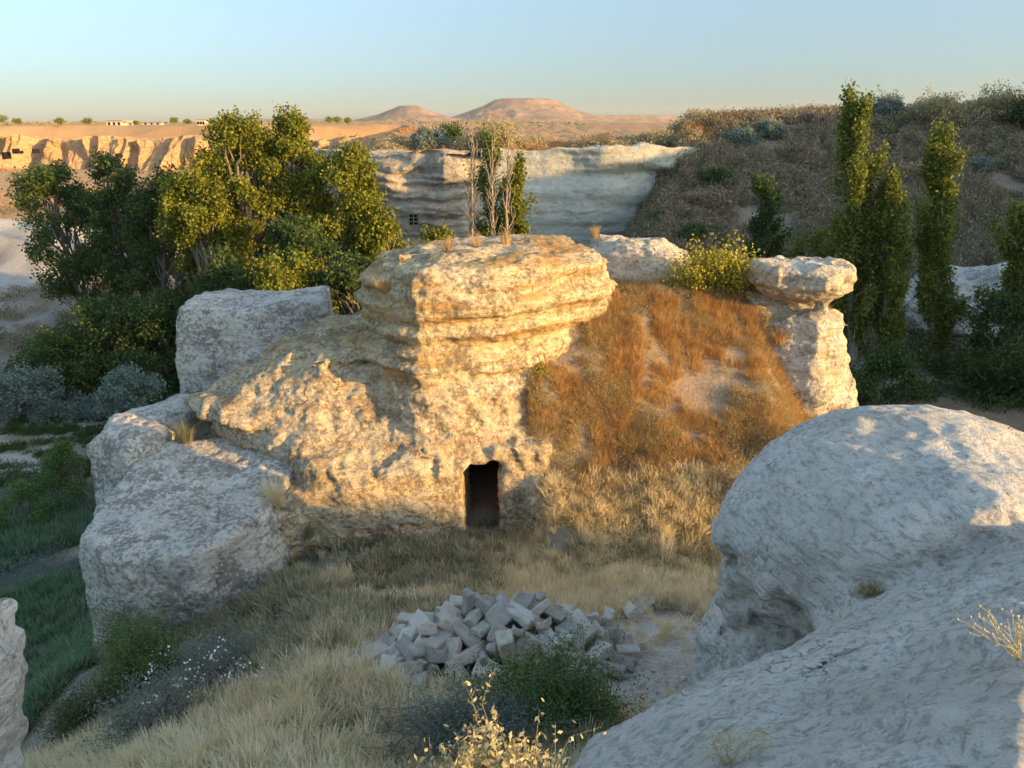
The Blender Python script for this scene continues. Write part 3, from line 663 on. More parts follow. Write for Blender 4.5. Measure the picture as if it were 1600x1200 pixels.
def broad_tree(seed, label, x, y, h, spread, lean=(0, 0), clumps=30, lpc=260, leaf=.17, mat='leaf', low=.3, group=None, name='tree', cat='tree', bark='bark', stems=2, dead=0, cr=(.55, 1.0)):
    rng = np.random.RandomState(seed); z = Hs(x, y) - .2
    root = empty(name, (x, y, z), label, cat, group)
    W = Acc(); tops = []
    for i in range(stems):
        a = rng.uniform(0, 6.28); r = .3 * i
        tip = np.array([lean[0] + math.cos(a) * spread * .35 * (i > 0), lean[1] + math.sin(a) * spread * .35 * (i > 0), h * rng.uniform(.78, .92)])
        c = curve(rng, (math.cos(a) * r, math.sin(a) * r, 0), tip, .018, 9)
        W.add(*tube(c, np.linspace(.028 * h * (.9 if i == 0 else .7), .02, 9), 6)); tops.append(c)
    Cs = []
    for k in range(clumps):
        f = low + (1 - low) * rng.uniform(0, 1) ** .8
        prof = math.sin(math.pi * min(1, (f - low * .6) / (1.04 - low * .6))) ** .6
        a = rng.uniform(0, 6.28); r = spread * prof * rng.uniform(.25, 1) ** .6
        c = np.array([lean[0] * f + math.cos(a) * r, lean[1] * f + math.sin(a) * r, f * h]); Cs.append(c)
        st = tops[k % len(tops)]; q = st[int(np.clip((f - .22) * 9, 1, 7))]
        W.add(*tube(curve(rng, q, c, .05, 5, .06), np.linspace(.012 * h * .7, .012, 5), 4))
    L = []
    for c in Cs:
        R = rng.uniform(*cr) * (spread / 2.2) ** .5
        for s_ in range(7):        # a clump is a bunch of leafy sprays
            d = rng.normal(size=3); d[2] = d[2] * .8 + .45; d /= np.linalg.norm(d)
            m = lpc // 7; t = rng.uniform(.15, 1.05, m)[:, None]
            L.append(c + d * t * R + rng.normal(size=(m, 3)) * (.10 + .17 * R * (1 - .4 * t)))
    L = np.concatenate(L)
    link('trunk', W.mesh('trunk'), M[bark], root)
    V_, F_ = leaves(rng, L, leaf, .75); link('crown', mesh_np('crown', V_, F_, False), M[mat], root)
    if dead:
        D = Acc()
        for i in range(dead):
            a = rng.uniform(3.4, 6.0); f = rng.uniform(.25, .75); q = tops[0][int(f * 8)]
            e = q + np.array([math.cos(a) * spread * .95, math.sin(a) * spread * .95, rng.uniform(-.1, .28) * h])
            c = curve(rng, q, e, .05, 7, .08); D.add(*tube(c, np.linspace(.05, .012, 7), 4))
            for j in range(4):
                qq = c[rng.randint(2, 6)]; D.add(*tube(curve(rng, qq, qq + rng.normal(size=3) * .7, .08, 4), np.linspace(.022, .007, 4), 3))
        link('dead_branches', D.mesh('dead_branches'), M['bark_pale'], root)['kind'] = 'stuff'
    return root

def poplar(seed, label, x, y, h, r, n=15000, leaf=.15, mat='leaf_poplar', narrow_top=.55, bare=0.0, group=None, lean=0.0):
    rng = np.random.RandomState(seed); z = Hs(x, y) - .2
    h *= .93; root = empty('poplar_tree', (x, y, z), label, 'poplar', group)
    W = Acc(); tr = curve(rng, (0, 0, 0), (lean, rng.normal() * .2, h * .97), .008, 10)
    W.add(*tube(tr, np.linspace(.02 * h, .02, 10), 6))
    L = []; nb = int(h * 5.2)
    for k in range(nb):
        f = .07 + .9 * (k + rng.uniform()) / nb
        base = np.array([np.interp(f * h, tr[:, 2], tr[:, i]) for i in range(3)])
        pr = r * (.75 + .25 * math.sin(k * 2.3)) * min(1, .62 + f * 1.2) * (1 - max(0, f - narrow_top) / (1 - narrow_top) * .62) * (1 + .22 * math.sin(f * 17 + seed) + .15 * math.sin(f * 41))
        a = rng.uniform(0, 6.28); ln = rng.uniform(.10, .17) * h * (1 - .45 * f)
        e = base + np.array([math.cos(a) * pr * rng.uniform(.35, 1), math.sin(a) * pr * rng.uniform(.35, 1), ln])
        c = curve(rng, base, e, .03, 5, 0); W.add(*tube(c, np.linspace(.008 * h * (1 - .6 * f), .008, 5), 3))
        if rng.uniform() < max(bare, .12): continue
        m = int(n * .8 / nb * rng.uniform(.35, 1.6)); t = rng.uniform(.2, 1.15, m) ** .8
        P = np.stack([np.interp(np.minimum(t, 1) * 4, range(5), c[:, i]) for i in range(3)], 1); P[:, 2] += np.clip(t - 1, 0, 1) * ln
        L.append(P + rng.normal(size=(m, 3)) * np.array([.12, .12, .22]) * (r ** .5))
    link('trunk', W.mesh('trunk'), M['bark_pale'], root)
    V_, F_ = leaves(rng, np.concatenate(L), leaf, .8); link('crown', mesh_np('crown', V_, F_, False), M[mat], root)
    return root

def shrub(seed, label, x, y, rx, ry, h, nstem=60, lps=60, leaf=.045, mat='leaf_grey', name='shrub', cat='shrub', group=None, z=None, spread=1.0, aspect=.4, stemmat='twig', stemr=.008, clump=.10, full=.2, sprig=3):
    rng = np.random.RandomState(seed); z = (Hs(x, y) - .05) if z is None else z
    root = empty(name, (x, y, z), label, cat, group); W = Acc(); L = []
    for i in range(nstem):
        a = rng.uniform(0, 6.28); e = rng.uniform(.05, 1) ** .6
        th = e * 1.35 * spread
        d = np.array([math.cos(a) * math.sin(th) * rx, math.sin(a) * math.sin(th) * ry, math.cos(th) * h]) * rng.uniform(.72, 1.05)
        d[2] = max(d[2], .08 * h)
        c = curve(rng, (rng.normal() * .06 * rx, rng.normal() * .06 * ry, 0), d, .04, 6, .10)
        W.add(*tube(c, np.linspace(stemr * 1.6, stemr * .3, 6), 3))
        shoots = [c]
        for j in range(sprig):
            q = c[rng.randint(2, 6)]; e2 = q + rng.normal(size=3) * .28 * np.array([rx, ry, h * .7]) + np.array([0, 0, .12 * h]); c2 = curve(rng, q, e2, .05, 4)
            W.add(*tube(c2, np.linspace(stemr * .7, stemr * .2, 4), 3)); shoots.append(c2)
        m = max(3, lps // len(shoots))
        for sidx, c in enumerate(shoots):
            t = rng.uniform(full if sidx == 0 else .1, 1.0, m) * (len(c) - 1)
            P = np.stack([np.interp(t, range(len(c)), c[:, k]) for k in range(3)], 1)
            L.append(P + rng.normal(size=(m, 3)) * clump * min(rx, h) * .5)
    link('stems', W.mesh('stems'), M[stemmat], root)
    if lps:
        L = np.concatenate(L); L[:, 2] = np.maximum(L[:, 2], .01)
        V_, F_ = leaves(rng, L, leaf, aspect, .5); link('foliage', mesh_np('foliage', V_, F_, False), M[mat], root)
    return root

def tuft_arrays(rng, n, h, r, w, curl=.5, heads=True, seg=3):
    V, F = [], []; b = 0
    for i in range(n):
        a = rng.uniform(0, 6.28); rr = r * rng.uniform(0, 1) ** .7; p = np.array([math.cos(a), math.sin(a), 0]) * rr * .35
        out = np.array([math.cos(a + rng.normal() * .5), math.sin(a + rng.normal() * .5), 0]); hh = h * rng.uniform(.55, 1.1); ww = w * rng.uniform(.7, 1.3)
        side = np.array([-out[1], out[0], 0]); tw = rng.uniform(0, 3.14); side = side * math.cos(tw) + out * math.sin(tw)
        o = rr / r * curl * rng.uniform(.5, 1.4)
        for s in range(seg + 1):
            t = s / seg; c = p + np.array([0, 0, hh * (t - .35 * o * t * t)]) + out * hh * o * t * t
            wd_ = ww * (1 - .8 * t) if not heads or s < seg - 1 else ww * (1.5 if s == seg - 1 else .4)
            V += [c - side * wd_ * .5, c + side * wd_ * .5]
            if s < seg: F.append((b + 2 * s, b + 2 * s + 1, b + 2 * s + 3, b + 2 * s + 2))
        b += 2 * (seg + 1)
    return np.array(V), np.array(F, np.int32)
def tuft_mesh(seed, n, h, r, w, curl=.5, heads=True):
    V_, F_ = tuft_arrays(np.random.RandomState(seed), n, h, r, w, curl, heads); return mesh_np('grass_tuft', V_, F_, False)
def bush_mesh(seed, n, h, r, leaf, aspect=.5):
    rng = np.random.RandomState(seed); d = rng.normal(size=(n, 3)); d[:, 2] = np.abs(d[:, 2]); d /= np.linalg.norm(d, axis=1)[:, None]
    R = rng.uniform(.45, 1, n)[:, None] * (1 + .3 * fbm(d[:, 0] * 2 + seed, d[:, 1] * 2, d[:, 2] * 2, 2))[:, None]
    V_, F_ = leaves(rng, d * R * np.array([r, r, h]), leaf, aspect, .8); return mesh_np('low_bush', V_, F_, False)

_GN = [0]
def scatter(name, pts, meshes, scl, mat, label, rng, tilt=.15):
    """one stuff object: instances of a few small plant meshes on the given points"""
    srcs = []
    for i, m_ in enumerate(meshes):
        m_.materials.append(mat); srcs.append(bpy.data.objects.new(name + '_source', m_))
    n = len(pts); idx = rng.randint(0, len(srcs), n)
    me = bpy.data.meshes.new(name); me.vertices.add(n); me.vertices.foreach_set('co', np.ascontiguousarray(pts, np.float32).ravel())
    rot = np.stack([rng.normal(size=n) * tilt, rng.normal(size=n) * tilt, rng.uniform(0, 6.283, n)], 1).astype(np.float32)
    a = me.attributes.new('rot', 'FLOAT_VECTOR', 'POINT'); a.data.foreach_set('vector', rot.ravel())
    a = me.attributes.new('scl', 'FLOAT', 'POINT'); a.data.foreach_set('value', np.asarray(scl, np.float32))
    a = me.attributes.new('pick', 'INT', 'POINT'); a.data.foreach_set('value', idx.astype(np.int32))
    g = bpy.data.node_groups.new(name + '_scatter', 'GeometryNodeTree')
    g.interface.new_socket('Geometry', in_out='INPUT', socket_type='NodeSocketGeometry'); g.interface.new_socket('Geometry', in_out='OUTPUT', socket_type='NodeSocketGeometry')
    N = g.nodes.new; gi = N('NodeGroupInput'); go = N('NodeGroupOutput'); jn = N('GeometryNodeJoinGeometry')
    def attr(nm, dt):
        q = N('GeometryNodeInputNamedAttribute'); q.data_type = dt; q.inputs['Name'].default_value = nm; return [o for o in q.outputs if o.enabled and o.name == 'Attribute'][0]
    ar, asc, ap = attr('rot', 'FLOAT_VECTOR'), attr('scl', 'FLOAT'), attr('pick', 'INT')
    for i, so in enumerate(srcs):
        oi = N('GeometryNodeObjectInfo'); oi.inputs['Object'].default_value = so; oi.inputs['As Instance'].default_value = True
        ip = N('GeometryNodeInstanceOnPoints'); cmpn = N('FunctionNodeCompare'); cmpn.data_type = 'INT'; cmpn.operation = 'EQUAL'
        ia = [k for k in cmpn.inputs if k.enabled]
        g.links.new(ap, ia[0]); ia[1].default_value = i
        g.links.new(gi.outputs[0], ip.inputs['Points']); g.links.new(cmpn.outputs[0], ip.inputs['Selection'])
        g.links.new(oi.outputs['Geometry'], ip.inputs['Instance']); g.links.new(ar, ip.inputs['Rotation']); g.links.new(asc, ip.inputs['Scale'])
        g.links.new(ip.outputs[0], jn.inputs[0])
    g.links.new(jn.outputs[0], go.inputs[0])
    o = link(name, me); md = o.modifiers.new('scatter', 'NODES'); md.node_group = g
    tag(o, label, kind='stuff'); return o
def field(rng, n, x0, x1, y0, y1, dens):
    x = rng.uniform(x0, x1, n); y = rng.uniform(y0, y1, n); k = rng.uniform(0, 1, n) < dens(x, y)
    x, y = x[k], y[k]; return np.stack([x, y, H(x, y) - .02], 1)
def outside(poly, pad=0.0): return lambda x, y: poly_sd(x, y, poly) > pad
N2 = lambda x, y, f, s=0.: fbm(x * f + s, y * f, 0 * x + s, 3) * .6 + .5
rng = np.random.RandomState(11)
inBody, inCap, inFG = (lambda p: (lambda x, y: poly_sd(x, y, p) < -.05))(BODY), (lambda p: (lambda x, y: poly_sd(x, y, p) < -.3))(CAP), (lambda p: (lambda x, y: poly_sd(x, y, p) < -.1))(FGP)
pile_d = lambda x, y: np.sqrt(((x + .1) / 2.05) ** 2 + ((y - 8.4) / 1.3) ** 2)
path_d = lambda x, y: np.sqrt(((x - 2.2 - .12 * (y - 9)) / 1.25) ** 2 + ((y - 8.5) / 2.2) ** 2)

# -- grasses
tm = lambda s, **k: [tuft_mesh(s + i, **k) for i in range(4)]
P_ = field(rng, 42000, -7.5, 6, 4.2, 15, lambda x, y: (~inBody(x, y)) * (~inFG(x, y)) * (pile_d(x, y) > .9) * (1 - .97 * (path_d(x, y) < 1.0)) * sst(-.05, .3, N2(x, y, .8)) * (1 - .8 * sst(1.0, -.5, x) * sst(10.6, 11.4, y)) * (1 - .75 * sst(-2.6, -3.4, x) * sst(8.5, 9.5, y)))
scatter('dry_grass', P_, [tuft_mesh(1 + i, 44, (.30, .22, .36, .26, .18)[i], .24, .0065, (.5, .9, .4, 1.1, .9)[i]) for i in range(5)], rng.uniform(.4, 1.25, len(P_)), M['grass_pale'], 'pale wheat coloured dry grass over the foreground slope', rng, .32)
slope = lambda x, y: (~inCap(x, y)) * (x > .3) * (x > 1.2 * (y < 15.2))
P_ = field(rng, 21000, -.6, 8.6, 14.0, 22.5, lambda x, y: slope(x, y) * sst(-.05, .35, N2(x, y, .7, 3.)) * sst(.25, .5, N2(x, y, 2.4, 1.)) * sst(13.8, 15.2, y + 1.5 * (N2(x, y, 1.2) - .5)))
scatter('rusty_grass', P_, [tuft_mesh(20 + i, 56, (.24, .20, .30, .17)[i], .30, .007, (.9, 1.1, .6, 1.2)[i], False) for i in range(4)], rng.uniform(.4, 1.35, len(P_)), M['grass_orange'], 'rusty and straw coloured tufted grass on the sunlit slope beside the outcrop', rng, .3)
P_ = field(rng, 9000, -.2, 8.4, 12.4, 21, lambda x, y: slope(x, y) * sst(.32, .55, N2(x, y, .9, 9.)) * (.3 + .75 * sst(18.5, 15.5, y)))
scatter('dry_scrub', P_, [bush_mesh(40 + i, 260, .24, .26, .026) for i in range(3)], .3 + 1.0 * rng.uniform(0, 1, len(P_)) ** 2, M['leaf_khaki'], 'khaki dry scrub among the rusty grass on the slope', rng)
P_ = field(rng, 12000, -.2, 8.6, 13, 22, lambda x, y: slope(x, y) * sst(.42, .6, N2(x, y, 1.1, 19.)))
scatter('brown_scrub', P_, [bush_mesh(50 + i, 240, .16, .26, .024) for i in range(3)], .3 + .9 * rng.uniform(0, 1, len(P_)) ** 2, M['leaf_brown'], 'dead brown scrub between the tufts on the slope', rng)
P_ = field(rng, 9000, -7, 8.6, 4.5, 22, lambda x, y: (~inBody(x, y)) * (~inFG(x, y)) * sst(.5, .7, N2(x, y, 1.5, 29.)))
def pebble(seed):
    r_ = np.random.RandomState(seed); me = block = None
    a = np.array([(-1, 0, 0), (1, 0, 0), (0, -1, 0), (0, 1, 0), (0, 0, -1), (0, 0, 1)], float) * r_.uniform(.02, .045, (6, 1))
    return mesh_np('pebble', a, np.array([(0, 2, 5), (2, 1, 5), (1, 3, 5), (3, 0, 5), (2, 0, 4), (1, 2, 4), (3, 1, 4), (0, 3, 4)]), False)
scatter('pebbles', P_ + np.array([0, 0, .03]), [pebble(i) for i in range(4)], .3 + 1.6 * rng.uniform(0, 1, len(P_)) ** 3, plain_mat('pebble_stone', (.50, .46, .39), (.62, .58, .50), 20, .005), 'small pale stones strewn over the slope and path', rng, 1.0)
P_ = field(rng, 7000, -7.5, -.2, 8.6, 14.9, lambda x, y: (~inBody(x, y)) * sst(-8.0, -6.0, x + .4 * (y - 10)) * sst(.25, .5, N2(x, y, .9, 5.)) * (pile_d(x, y) > 1.0))
scatter('green_herbs', P_, tm(60, n=36, h=.36, r=.26, w=.012, curl=.6), rng.uniform(.45, 1.2, len(P_)), M['grass_green'], 'dull green and brown herbs below the foot of the outcrop', rng, .3)
P_ = field(rng, 2600, -8.5, 4, 5.0, 14.8, lambda x, y: (~inBody(x, y)) * (~inFG(x, y)) * (pile_d(x, y) > 1.0) * (path_d(x, y) > 1.2) * sst(.52, .66, N2(x, y, .8, 39.) + .1 * sst(0, -4, x)))
scatter('grey_weeds', P_, [bush_mesh(64 + i, 200, .34, .26, .028, .4) for i in range(3)], .3 + .8 * rng.uniform(0, 1, len(P_)), M['leaf_grey'], 'grey green weeds in patches through the dry grass', rng)
P_ = field(rng, 14000, -20, -8.8, 10, 26.5, lambda x, y: sst(.1, .4, N2(x, y, .3, 2.)) * (np.abs(x + 15.6 - .9 * (y - 20.5)) > 1.5) * (1 - sst(23, 25, y) * .85))
scatter('field_grass', P_, tm(80, n=30, h=.55, r=.3, w=.02, curl=.35), rng.uniform(.5, 1.2, len(P_)), M['grass_teal'], 'deep green grass on the shaded valley floor', rng)
P_ = field(rng, 4200, -24, -10, 26.0, 35, lambda x, y: sst(.45, .62, fbm(x * .5, y * 1.6, 0 * x, 3) * .6 + .5))
scatter('field_herbs', P_, [bush_mesh(90 + i, 90, .30, .35, .08) for i in range(3)], rng.uniform(.4, 1.0, len(P_)), M['leaf_dark'], 'low green herbs on the stony field in the valley', rng)
P_ = field(rng, 2600, -330, 30, 285, 700, lambda x, y: sst(.45, .6, N2(x, y, .02, 3.)) + 0)
scatter('rim_scrub', P_, [bush_mesh(140 + i, 60, .8, 1.0, .4, .7) for i in range(3)], rng.uniform(.4, 1.6, len(P_)), M['leaf_khaki'], 'sparse scrub dotted over the far plateau', rng)
P_ = field(rng, 2500, -260, -20, 100, 245, lambda x, y: sst(.4, .6, N2(x, y, .03, 5.)) + 0)
scatter('slope_scrub', P_, [bush_mesh(144 + i, 60, .8, 1.0, .3, .6) for i in range(3)], rng.uniform(.4, 1.4, len(P_)), M['brush_orange'], 'orange brown scrub on the slopes below the far cliff', rng)
P_ = field(rng, 2500, -22, -8.8, 11, 26, lambda x, y: sst(.5, .62, N2(x, y, .4, 12.)) + 0)
scatter('valley_weeds', P_, [bush_mesh(147 + i, 160, .45, .4, .06, .5) for i in range(3)], rng.uniform(.4, 1.2, len(P_)), M['leaf_grey'], 'grey green weeds among the field grass in the valley', rng)
# brush on slopes
P_ = field(rng, 30000, -2, 62, 44, 92, lambda x, y: sst(.12, .42, N2(x, y, .22, 4.)) * (x > 0 + .3 * (y - 58)))
P_ = P_[P_[:, 2] > -13.9]
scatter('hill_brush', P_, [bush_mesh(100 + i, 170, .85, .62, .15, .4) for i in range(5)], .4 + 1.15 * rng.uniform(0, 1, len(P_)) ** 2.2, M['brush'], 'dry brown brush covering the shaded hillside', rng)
P_ = field(rng, 1500, 0, 62, 46, 88, lambda x, y: sst(.50, .66, N2(x, y, .13, 14.)) * (x > 1 + .3 * (y - 58)))
P_ = P_[P_[:, 2] > -13.5]
scatter('hill_shrubs', P_, [bush_mesh(104 + i, 260, .9, 1.0, .15, .5) for i in range(3)], rng.uniform(.4, 1.1, len(P_)), M['leaf_dark'], 'dark green shrubs dotted over the shaded hillside', rng)
P_ = field(rng, 9000, -28, 22, 70, 100, lambda x, y: sst(.3, .55, N2(x, y, .15, 6.)) * (y > 72 - .0 * x))
P_ = P_[P_[:, 2] > -5]
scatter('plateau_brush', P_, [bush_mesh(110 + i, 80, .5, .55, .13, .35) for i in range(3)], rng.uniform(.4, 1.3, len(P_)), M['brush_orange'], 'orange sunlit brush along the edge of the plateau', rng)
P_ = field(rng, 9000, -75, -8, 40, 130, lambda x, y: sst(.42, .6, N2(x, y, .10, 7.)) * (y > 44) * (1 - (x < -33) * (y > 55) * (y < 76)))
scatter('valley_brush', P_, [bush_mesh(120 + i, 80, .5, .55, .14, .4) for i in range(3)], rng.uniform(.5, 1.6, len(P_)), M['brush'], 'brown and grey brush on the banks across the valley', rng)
P_ = field(rng, 3200, -30, 46, 34, 66, lambda x, y: sst(.3, .5, N2(x, y, .2, 8.)) * sst(60, 50, y - .0 * x) * (1 - sst(2, 8, x) * sst(44, 47, y)))
scatter('undergrowth', P_, [bush_mesh(130 + i, 260, .9, 1.0, .15, .6) for i in range(3)], rng.uniform(.5, 1.5, len(P_)), M['leaf_dark'], 'dark leafy undergrowth under the valley trees', rng)

P_ = field(rng, 260, -16, 20, 72, 84, lambda x, y: sst(.3, .5, N2(x, y, .2, 16.)) + 0)
P_ = P_[P_[:, 2] > -4]
scatter('plateau_shrubs', P_, [bush_mesh(150 + i, 500, 1.0, 1.2, .16, .6) for i in range(3)], rng.uniform(.5, 1.5, len(P_)), M['leaf_khaki'], 'khaki and dark shrubs crowding the top of the cliffs', rng)
# -- valley trees on the left (label, pixel column, distance, top row)
def tx(u, Y, v=400): return at(u, v, Y)[0]
def th(v, Y, x): return at(800, v, Y)[2] - Hs(x, Y)
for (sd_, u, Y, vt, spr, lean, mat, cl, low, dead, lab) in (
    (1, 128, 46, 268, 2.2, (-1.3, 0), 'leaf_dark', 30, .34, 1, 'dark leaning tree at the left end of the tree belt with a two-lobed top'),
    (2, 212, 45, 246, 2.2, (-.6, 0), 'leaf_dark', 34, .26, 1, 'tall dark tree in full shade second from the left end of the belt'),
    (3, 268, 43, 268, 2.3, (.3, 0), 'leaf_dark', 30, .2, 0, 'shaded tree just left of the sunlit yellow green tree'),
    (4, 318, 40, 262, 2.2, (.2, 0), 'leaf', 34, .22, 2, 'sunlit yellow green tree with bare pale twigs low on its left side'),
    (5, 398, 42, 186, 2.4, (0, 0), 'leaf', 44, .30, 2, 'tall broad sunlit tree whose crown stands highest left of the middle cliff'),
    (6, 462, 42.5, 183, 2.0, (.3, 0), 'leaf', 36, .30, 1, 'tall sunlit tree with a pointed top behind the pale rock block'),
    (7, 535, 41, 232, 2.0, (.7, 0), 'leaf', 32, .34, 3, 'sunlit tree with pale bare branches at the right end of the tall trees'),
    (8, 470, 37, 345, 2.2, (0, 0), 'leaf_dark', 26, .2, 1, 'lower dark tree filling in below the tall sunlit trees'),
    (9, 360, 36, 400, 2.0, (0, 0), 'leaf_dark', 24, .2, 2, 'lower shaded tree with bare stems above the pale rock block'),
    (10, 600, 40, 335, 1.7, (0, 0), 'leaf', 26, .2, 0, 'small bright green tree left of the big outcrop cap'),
    (11, 540, 34, 410, 2.0, (0, 0), 'leaf_dark', 26, .15, 0, 'bushy shaded green tree behind the gap between rock block and cap'),
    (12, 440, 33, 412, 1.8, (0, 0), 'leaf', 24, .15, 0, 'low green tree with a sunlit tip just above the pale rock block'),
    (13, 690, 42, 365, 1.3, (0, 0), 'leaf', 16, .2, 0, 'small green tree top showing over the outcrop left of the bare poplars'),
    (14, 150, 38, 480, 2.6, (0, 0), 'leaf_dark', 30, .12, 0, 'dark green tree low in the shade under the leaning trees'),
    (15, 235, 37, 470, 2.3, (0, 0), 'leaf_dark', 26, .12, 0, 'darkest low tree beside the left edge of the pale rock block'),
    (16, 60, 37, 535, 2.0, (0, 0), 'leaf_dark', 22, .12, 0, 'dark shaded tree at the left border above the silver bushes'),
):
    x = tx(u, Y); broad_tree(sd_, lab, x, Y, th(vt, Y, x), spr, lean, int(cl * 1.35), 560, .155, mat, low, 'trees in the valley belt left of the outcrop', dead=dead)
# -- poplars
for (sd_, u, Y, vt, ut, r, n, mat, bare, lab) in (
    (21, 1332, 40, 128, 1342, 2.1, 46000, 'leaf_poplar', .05, 'tallest poplar, its sunlit narrow top reaching well above the hill crest'),
    (22, 1385, 39.5, 252, 1392, 1.7, 30000, 'leaf_poplar', .1, 'shorter poplar close beside the tallest one on its right'),
    (23, 1460, 40, 185, 1482, 1.9, 40000, 'leaf_poplar', .08, 'tall poplar with a crooked sunlit top standing alone before the hillside'),
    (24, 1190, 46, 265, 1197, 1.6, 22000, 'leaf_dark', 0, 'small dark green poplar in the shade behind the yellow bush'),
    (25, 1590, 38, 310, 1602, 1.8, 24000, 'leaf_poplar', .05, 'shaded poplar cut off by the right border'),
    (26, 768, 46, 200, 768, 1.9, 24000, 'leaf_poplar', .25, 'sparse poplar with a thin grey crown behind the outcrop'),
    (27, 806, 45, 238, 808, 1.6, 24000, 'leaf', .05, 'bright green narrow poplar right of the bare trunks'),
):
    x = tx(u, Y, 560); poplar(sd_, lab, x, Y, th(vt, Y, x), r, n, .155, mat, group='poplars in the valley', bare=bare, lean=tx(ut, Y, vt) - x)
for (sd_, u, Y, vt, lab) in ((31, 738, 44, 190, 'tall bare poplar trunk standing alone left of the green poplars'), (32, 768, 43.5, 215, 'dead grey poplar with thin upright twigs in front of the green poplars'), (33, 792, 43.6, 225, 'dead leafless poplar between the dead twiggy one and the bright green one')):
    r_ = np.random.RandomState(sd_); x = tx(u, Y); h = th(vt, Y, x); root = empty('dead_poplar', (x, Y, Hs(x, Y)), lab, 'dead tree', 'dead poplars behind the outcrop')
    W = Acc(); W.add(*tube(curve(r_, (0, 0, 0), (.1, 0, h), .004, 8), np.linspace(.16, .02, 8), 6)); link('trunk', W.mesh('trunk'), M['bark_pale'], root)
    W = Acc()
    for k in range(46):
        f = r_.uniform(.3, .95); a = r_.uniform(0, 6.28); q = np.array([.1 * f, 0, f * h]); e = q + np.array([math.cos(a) * .42, math.sin(a) * .42, h * r_.uniform(.06, .16)])
        W.add(*tube(curve(r_, q, e, .04, 5), np.linspace(.035, .008, 5), 3))
    link('branches', W.mesh('branches'), M['bark_pale'], root)
# -- dark low trees at right, silver bushes at left
broad_tree(41, 'dark leafy bush mass at the foot of the right hand poplars', tx(1560, 36, 600), 36, 5.5, 2.4, clumps=26, lpc=420, leaf=.16, mat='leaf_dark', low=.12, cat='tree')
broad_tree(42, 'dark bush in the shade behind the rock pillar', tx(1375, 34, 600), 34, 3.6, 1.6, clumps=16, lpc=360, leaf=.15, mat='leaf_dark', low=.12, cat='tree')
broad_tree(43, 'olive green bush left of the tall poplars behind the pillar cap', tx(1268, 44, 400), 44, th(365, 44, 17), 1.5, clumps=18, lpc=380, leaf=.15, mat='leaf_poplar', low=.2, cat='tree')
for (sd_, u, Y, vt, spr, lab) in ((51, 20, 33.5, 585, 2.2, 'silvery oleaster bush cut off by the left border'), (52, 118, 34, 632, 1.8, 'low silvery bush right of the oleaster at the border'), (53, 212, 31.5, 575, 1.35, 'upright silvery bush beside the grey boulders')):
    x = tx(u, Y, 620); broad_tree(sd_, lab, x, Y, th(vt, Y, x), spr, clumps=26, lpc=460, leaf=.12, mat='leaf_olive', low=.12, name='oleaster_bush', cat='bush', group='silvery bushes in the valley', cr=(.35, .7))
x = tx(118, 26, 760); broad_tree(54, 'small fresh green tree with a bare fallen limb in the valley field', x, 26, 2.3, 1.0, clumps=16, lpc=420, leaf=.07, mat='leaf_tamarisk', low=.3, cat='tree', dead=2, cr=(.3, .5))
x = tx(30, 24, 800); broad_tree(55, 'green bush beside the dirt track at the left border', x, 24, 1.4, 1.5, clumps=16, lpc=420, leaf=.07, mat='leaf_tamarisk', low=.15, cat='bush', name='bush', cr=(.3, .5))
# -- bushes on the hill crest and plateau
for (sd_, u, v, Y, rx, h, mat, lf, lab) in (
    (61, 1455, 190, 76, 3.3, 2.6, 'leaf_khaki', .2, 'wide khaki bush on the hill crest between two poplars'),
    (62, 1555, 180, 76, 2.6, 3.0, 'leaf_khaki', .2, 'round yellowish bush on the hill crest near the right border'),
    (63, 1600, 185, 74, 2.0, 2.4, 'leaf_dark', .2, 'dark bush on the crest touching the right border'),
    (64, 1385, 180, 78, 1.6, 2.0, 'leaf_olive', .2, 'grey bush on the crest just right of the tallest poplar'),
    (65, 1160, 212, 74, 1.4, 1.6, 'leaf_olive', .18, 'grey green bush high on the left part of the hill'),
    (66, 1203, 208, 75, 1.3, 1.6, 'leaf_olive', .18, 'grey green bush on the crest above the small dark poplar'),
    (67, 1430, 250, 66, 1.6, .9, 'leaf_khaki', .18, 'pale low bush below the crest between the two tall poplars'),
    (68, 1538, 222, 66, 1.2, 1.0, 'leaf_grey', .16, 'dull green bush on the open slope right of the tall poplars'),
    (69, 1085, 330, 58, 1.1, 1.0, 'leaf_dark', .16, 'dark round bush on the lower left of the brown hillside'),
    (70, 1120, 250, 66, 1.5, 1.1, 'leaf_dark', .16, 'dark bush in the hollow of the brown hillside'),
    (71, 1510, 405, 50, 1.6, 1.4, 'leaf_grey', .16, 'blue grey bush beside the pale patch on the lower hillside'),
    (72, 620, 232, 73, 1.5, 1.6, 'leaf_khaki', .18, 'khaki bush on top of the layered cliff'),
    (73, 670, 222, 78, 2.0, 2.0, 'leaf_grey', .2, 'grey green bush on the plateau left of the bare poplars'),
    (74, 700, 215, 82, 1.8, 2.2, 'leaf_dark', .2, 'dark bush on the plateau behind the bare poplars'),
    (75, 560, 245, 76, 2.4, 2.4, 'leaf_dark', .2, 'wide dark bush at the left shoulder of the cliff'),
    (76, 1025, 222, 78, 2.2, 1.4, 'leaf_khaki', .2, 'low golden bush on the plateau edge right of the pale wall'),
    (77, 770, 225, 76, 2.2, 2.8, 'leaf_khaki', .2, 'grey brown bush rising behind the dead poplars'),
):
    x = tx(u, Y, v); shrub(sd_, lab, x, Y, rx, rx, h, 60, 170, lf * .9, mat, name='bush', cat='bush', z=max(at(u, v, Y)[2] - .45 * h, Hs(x, Y) - .3) if v < 0 else Hs(x, Y) - .1, clump=.2, aspect=.7, stemr=.02, full=.25)
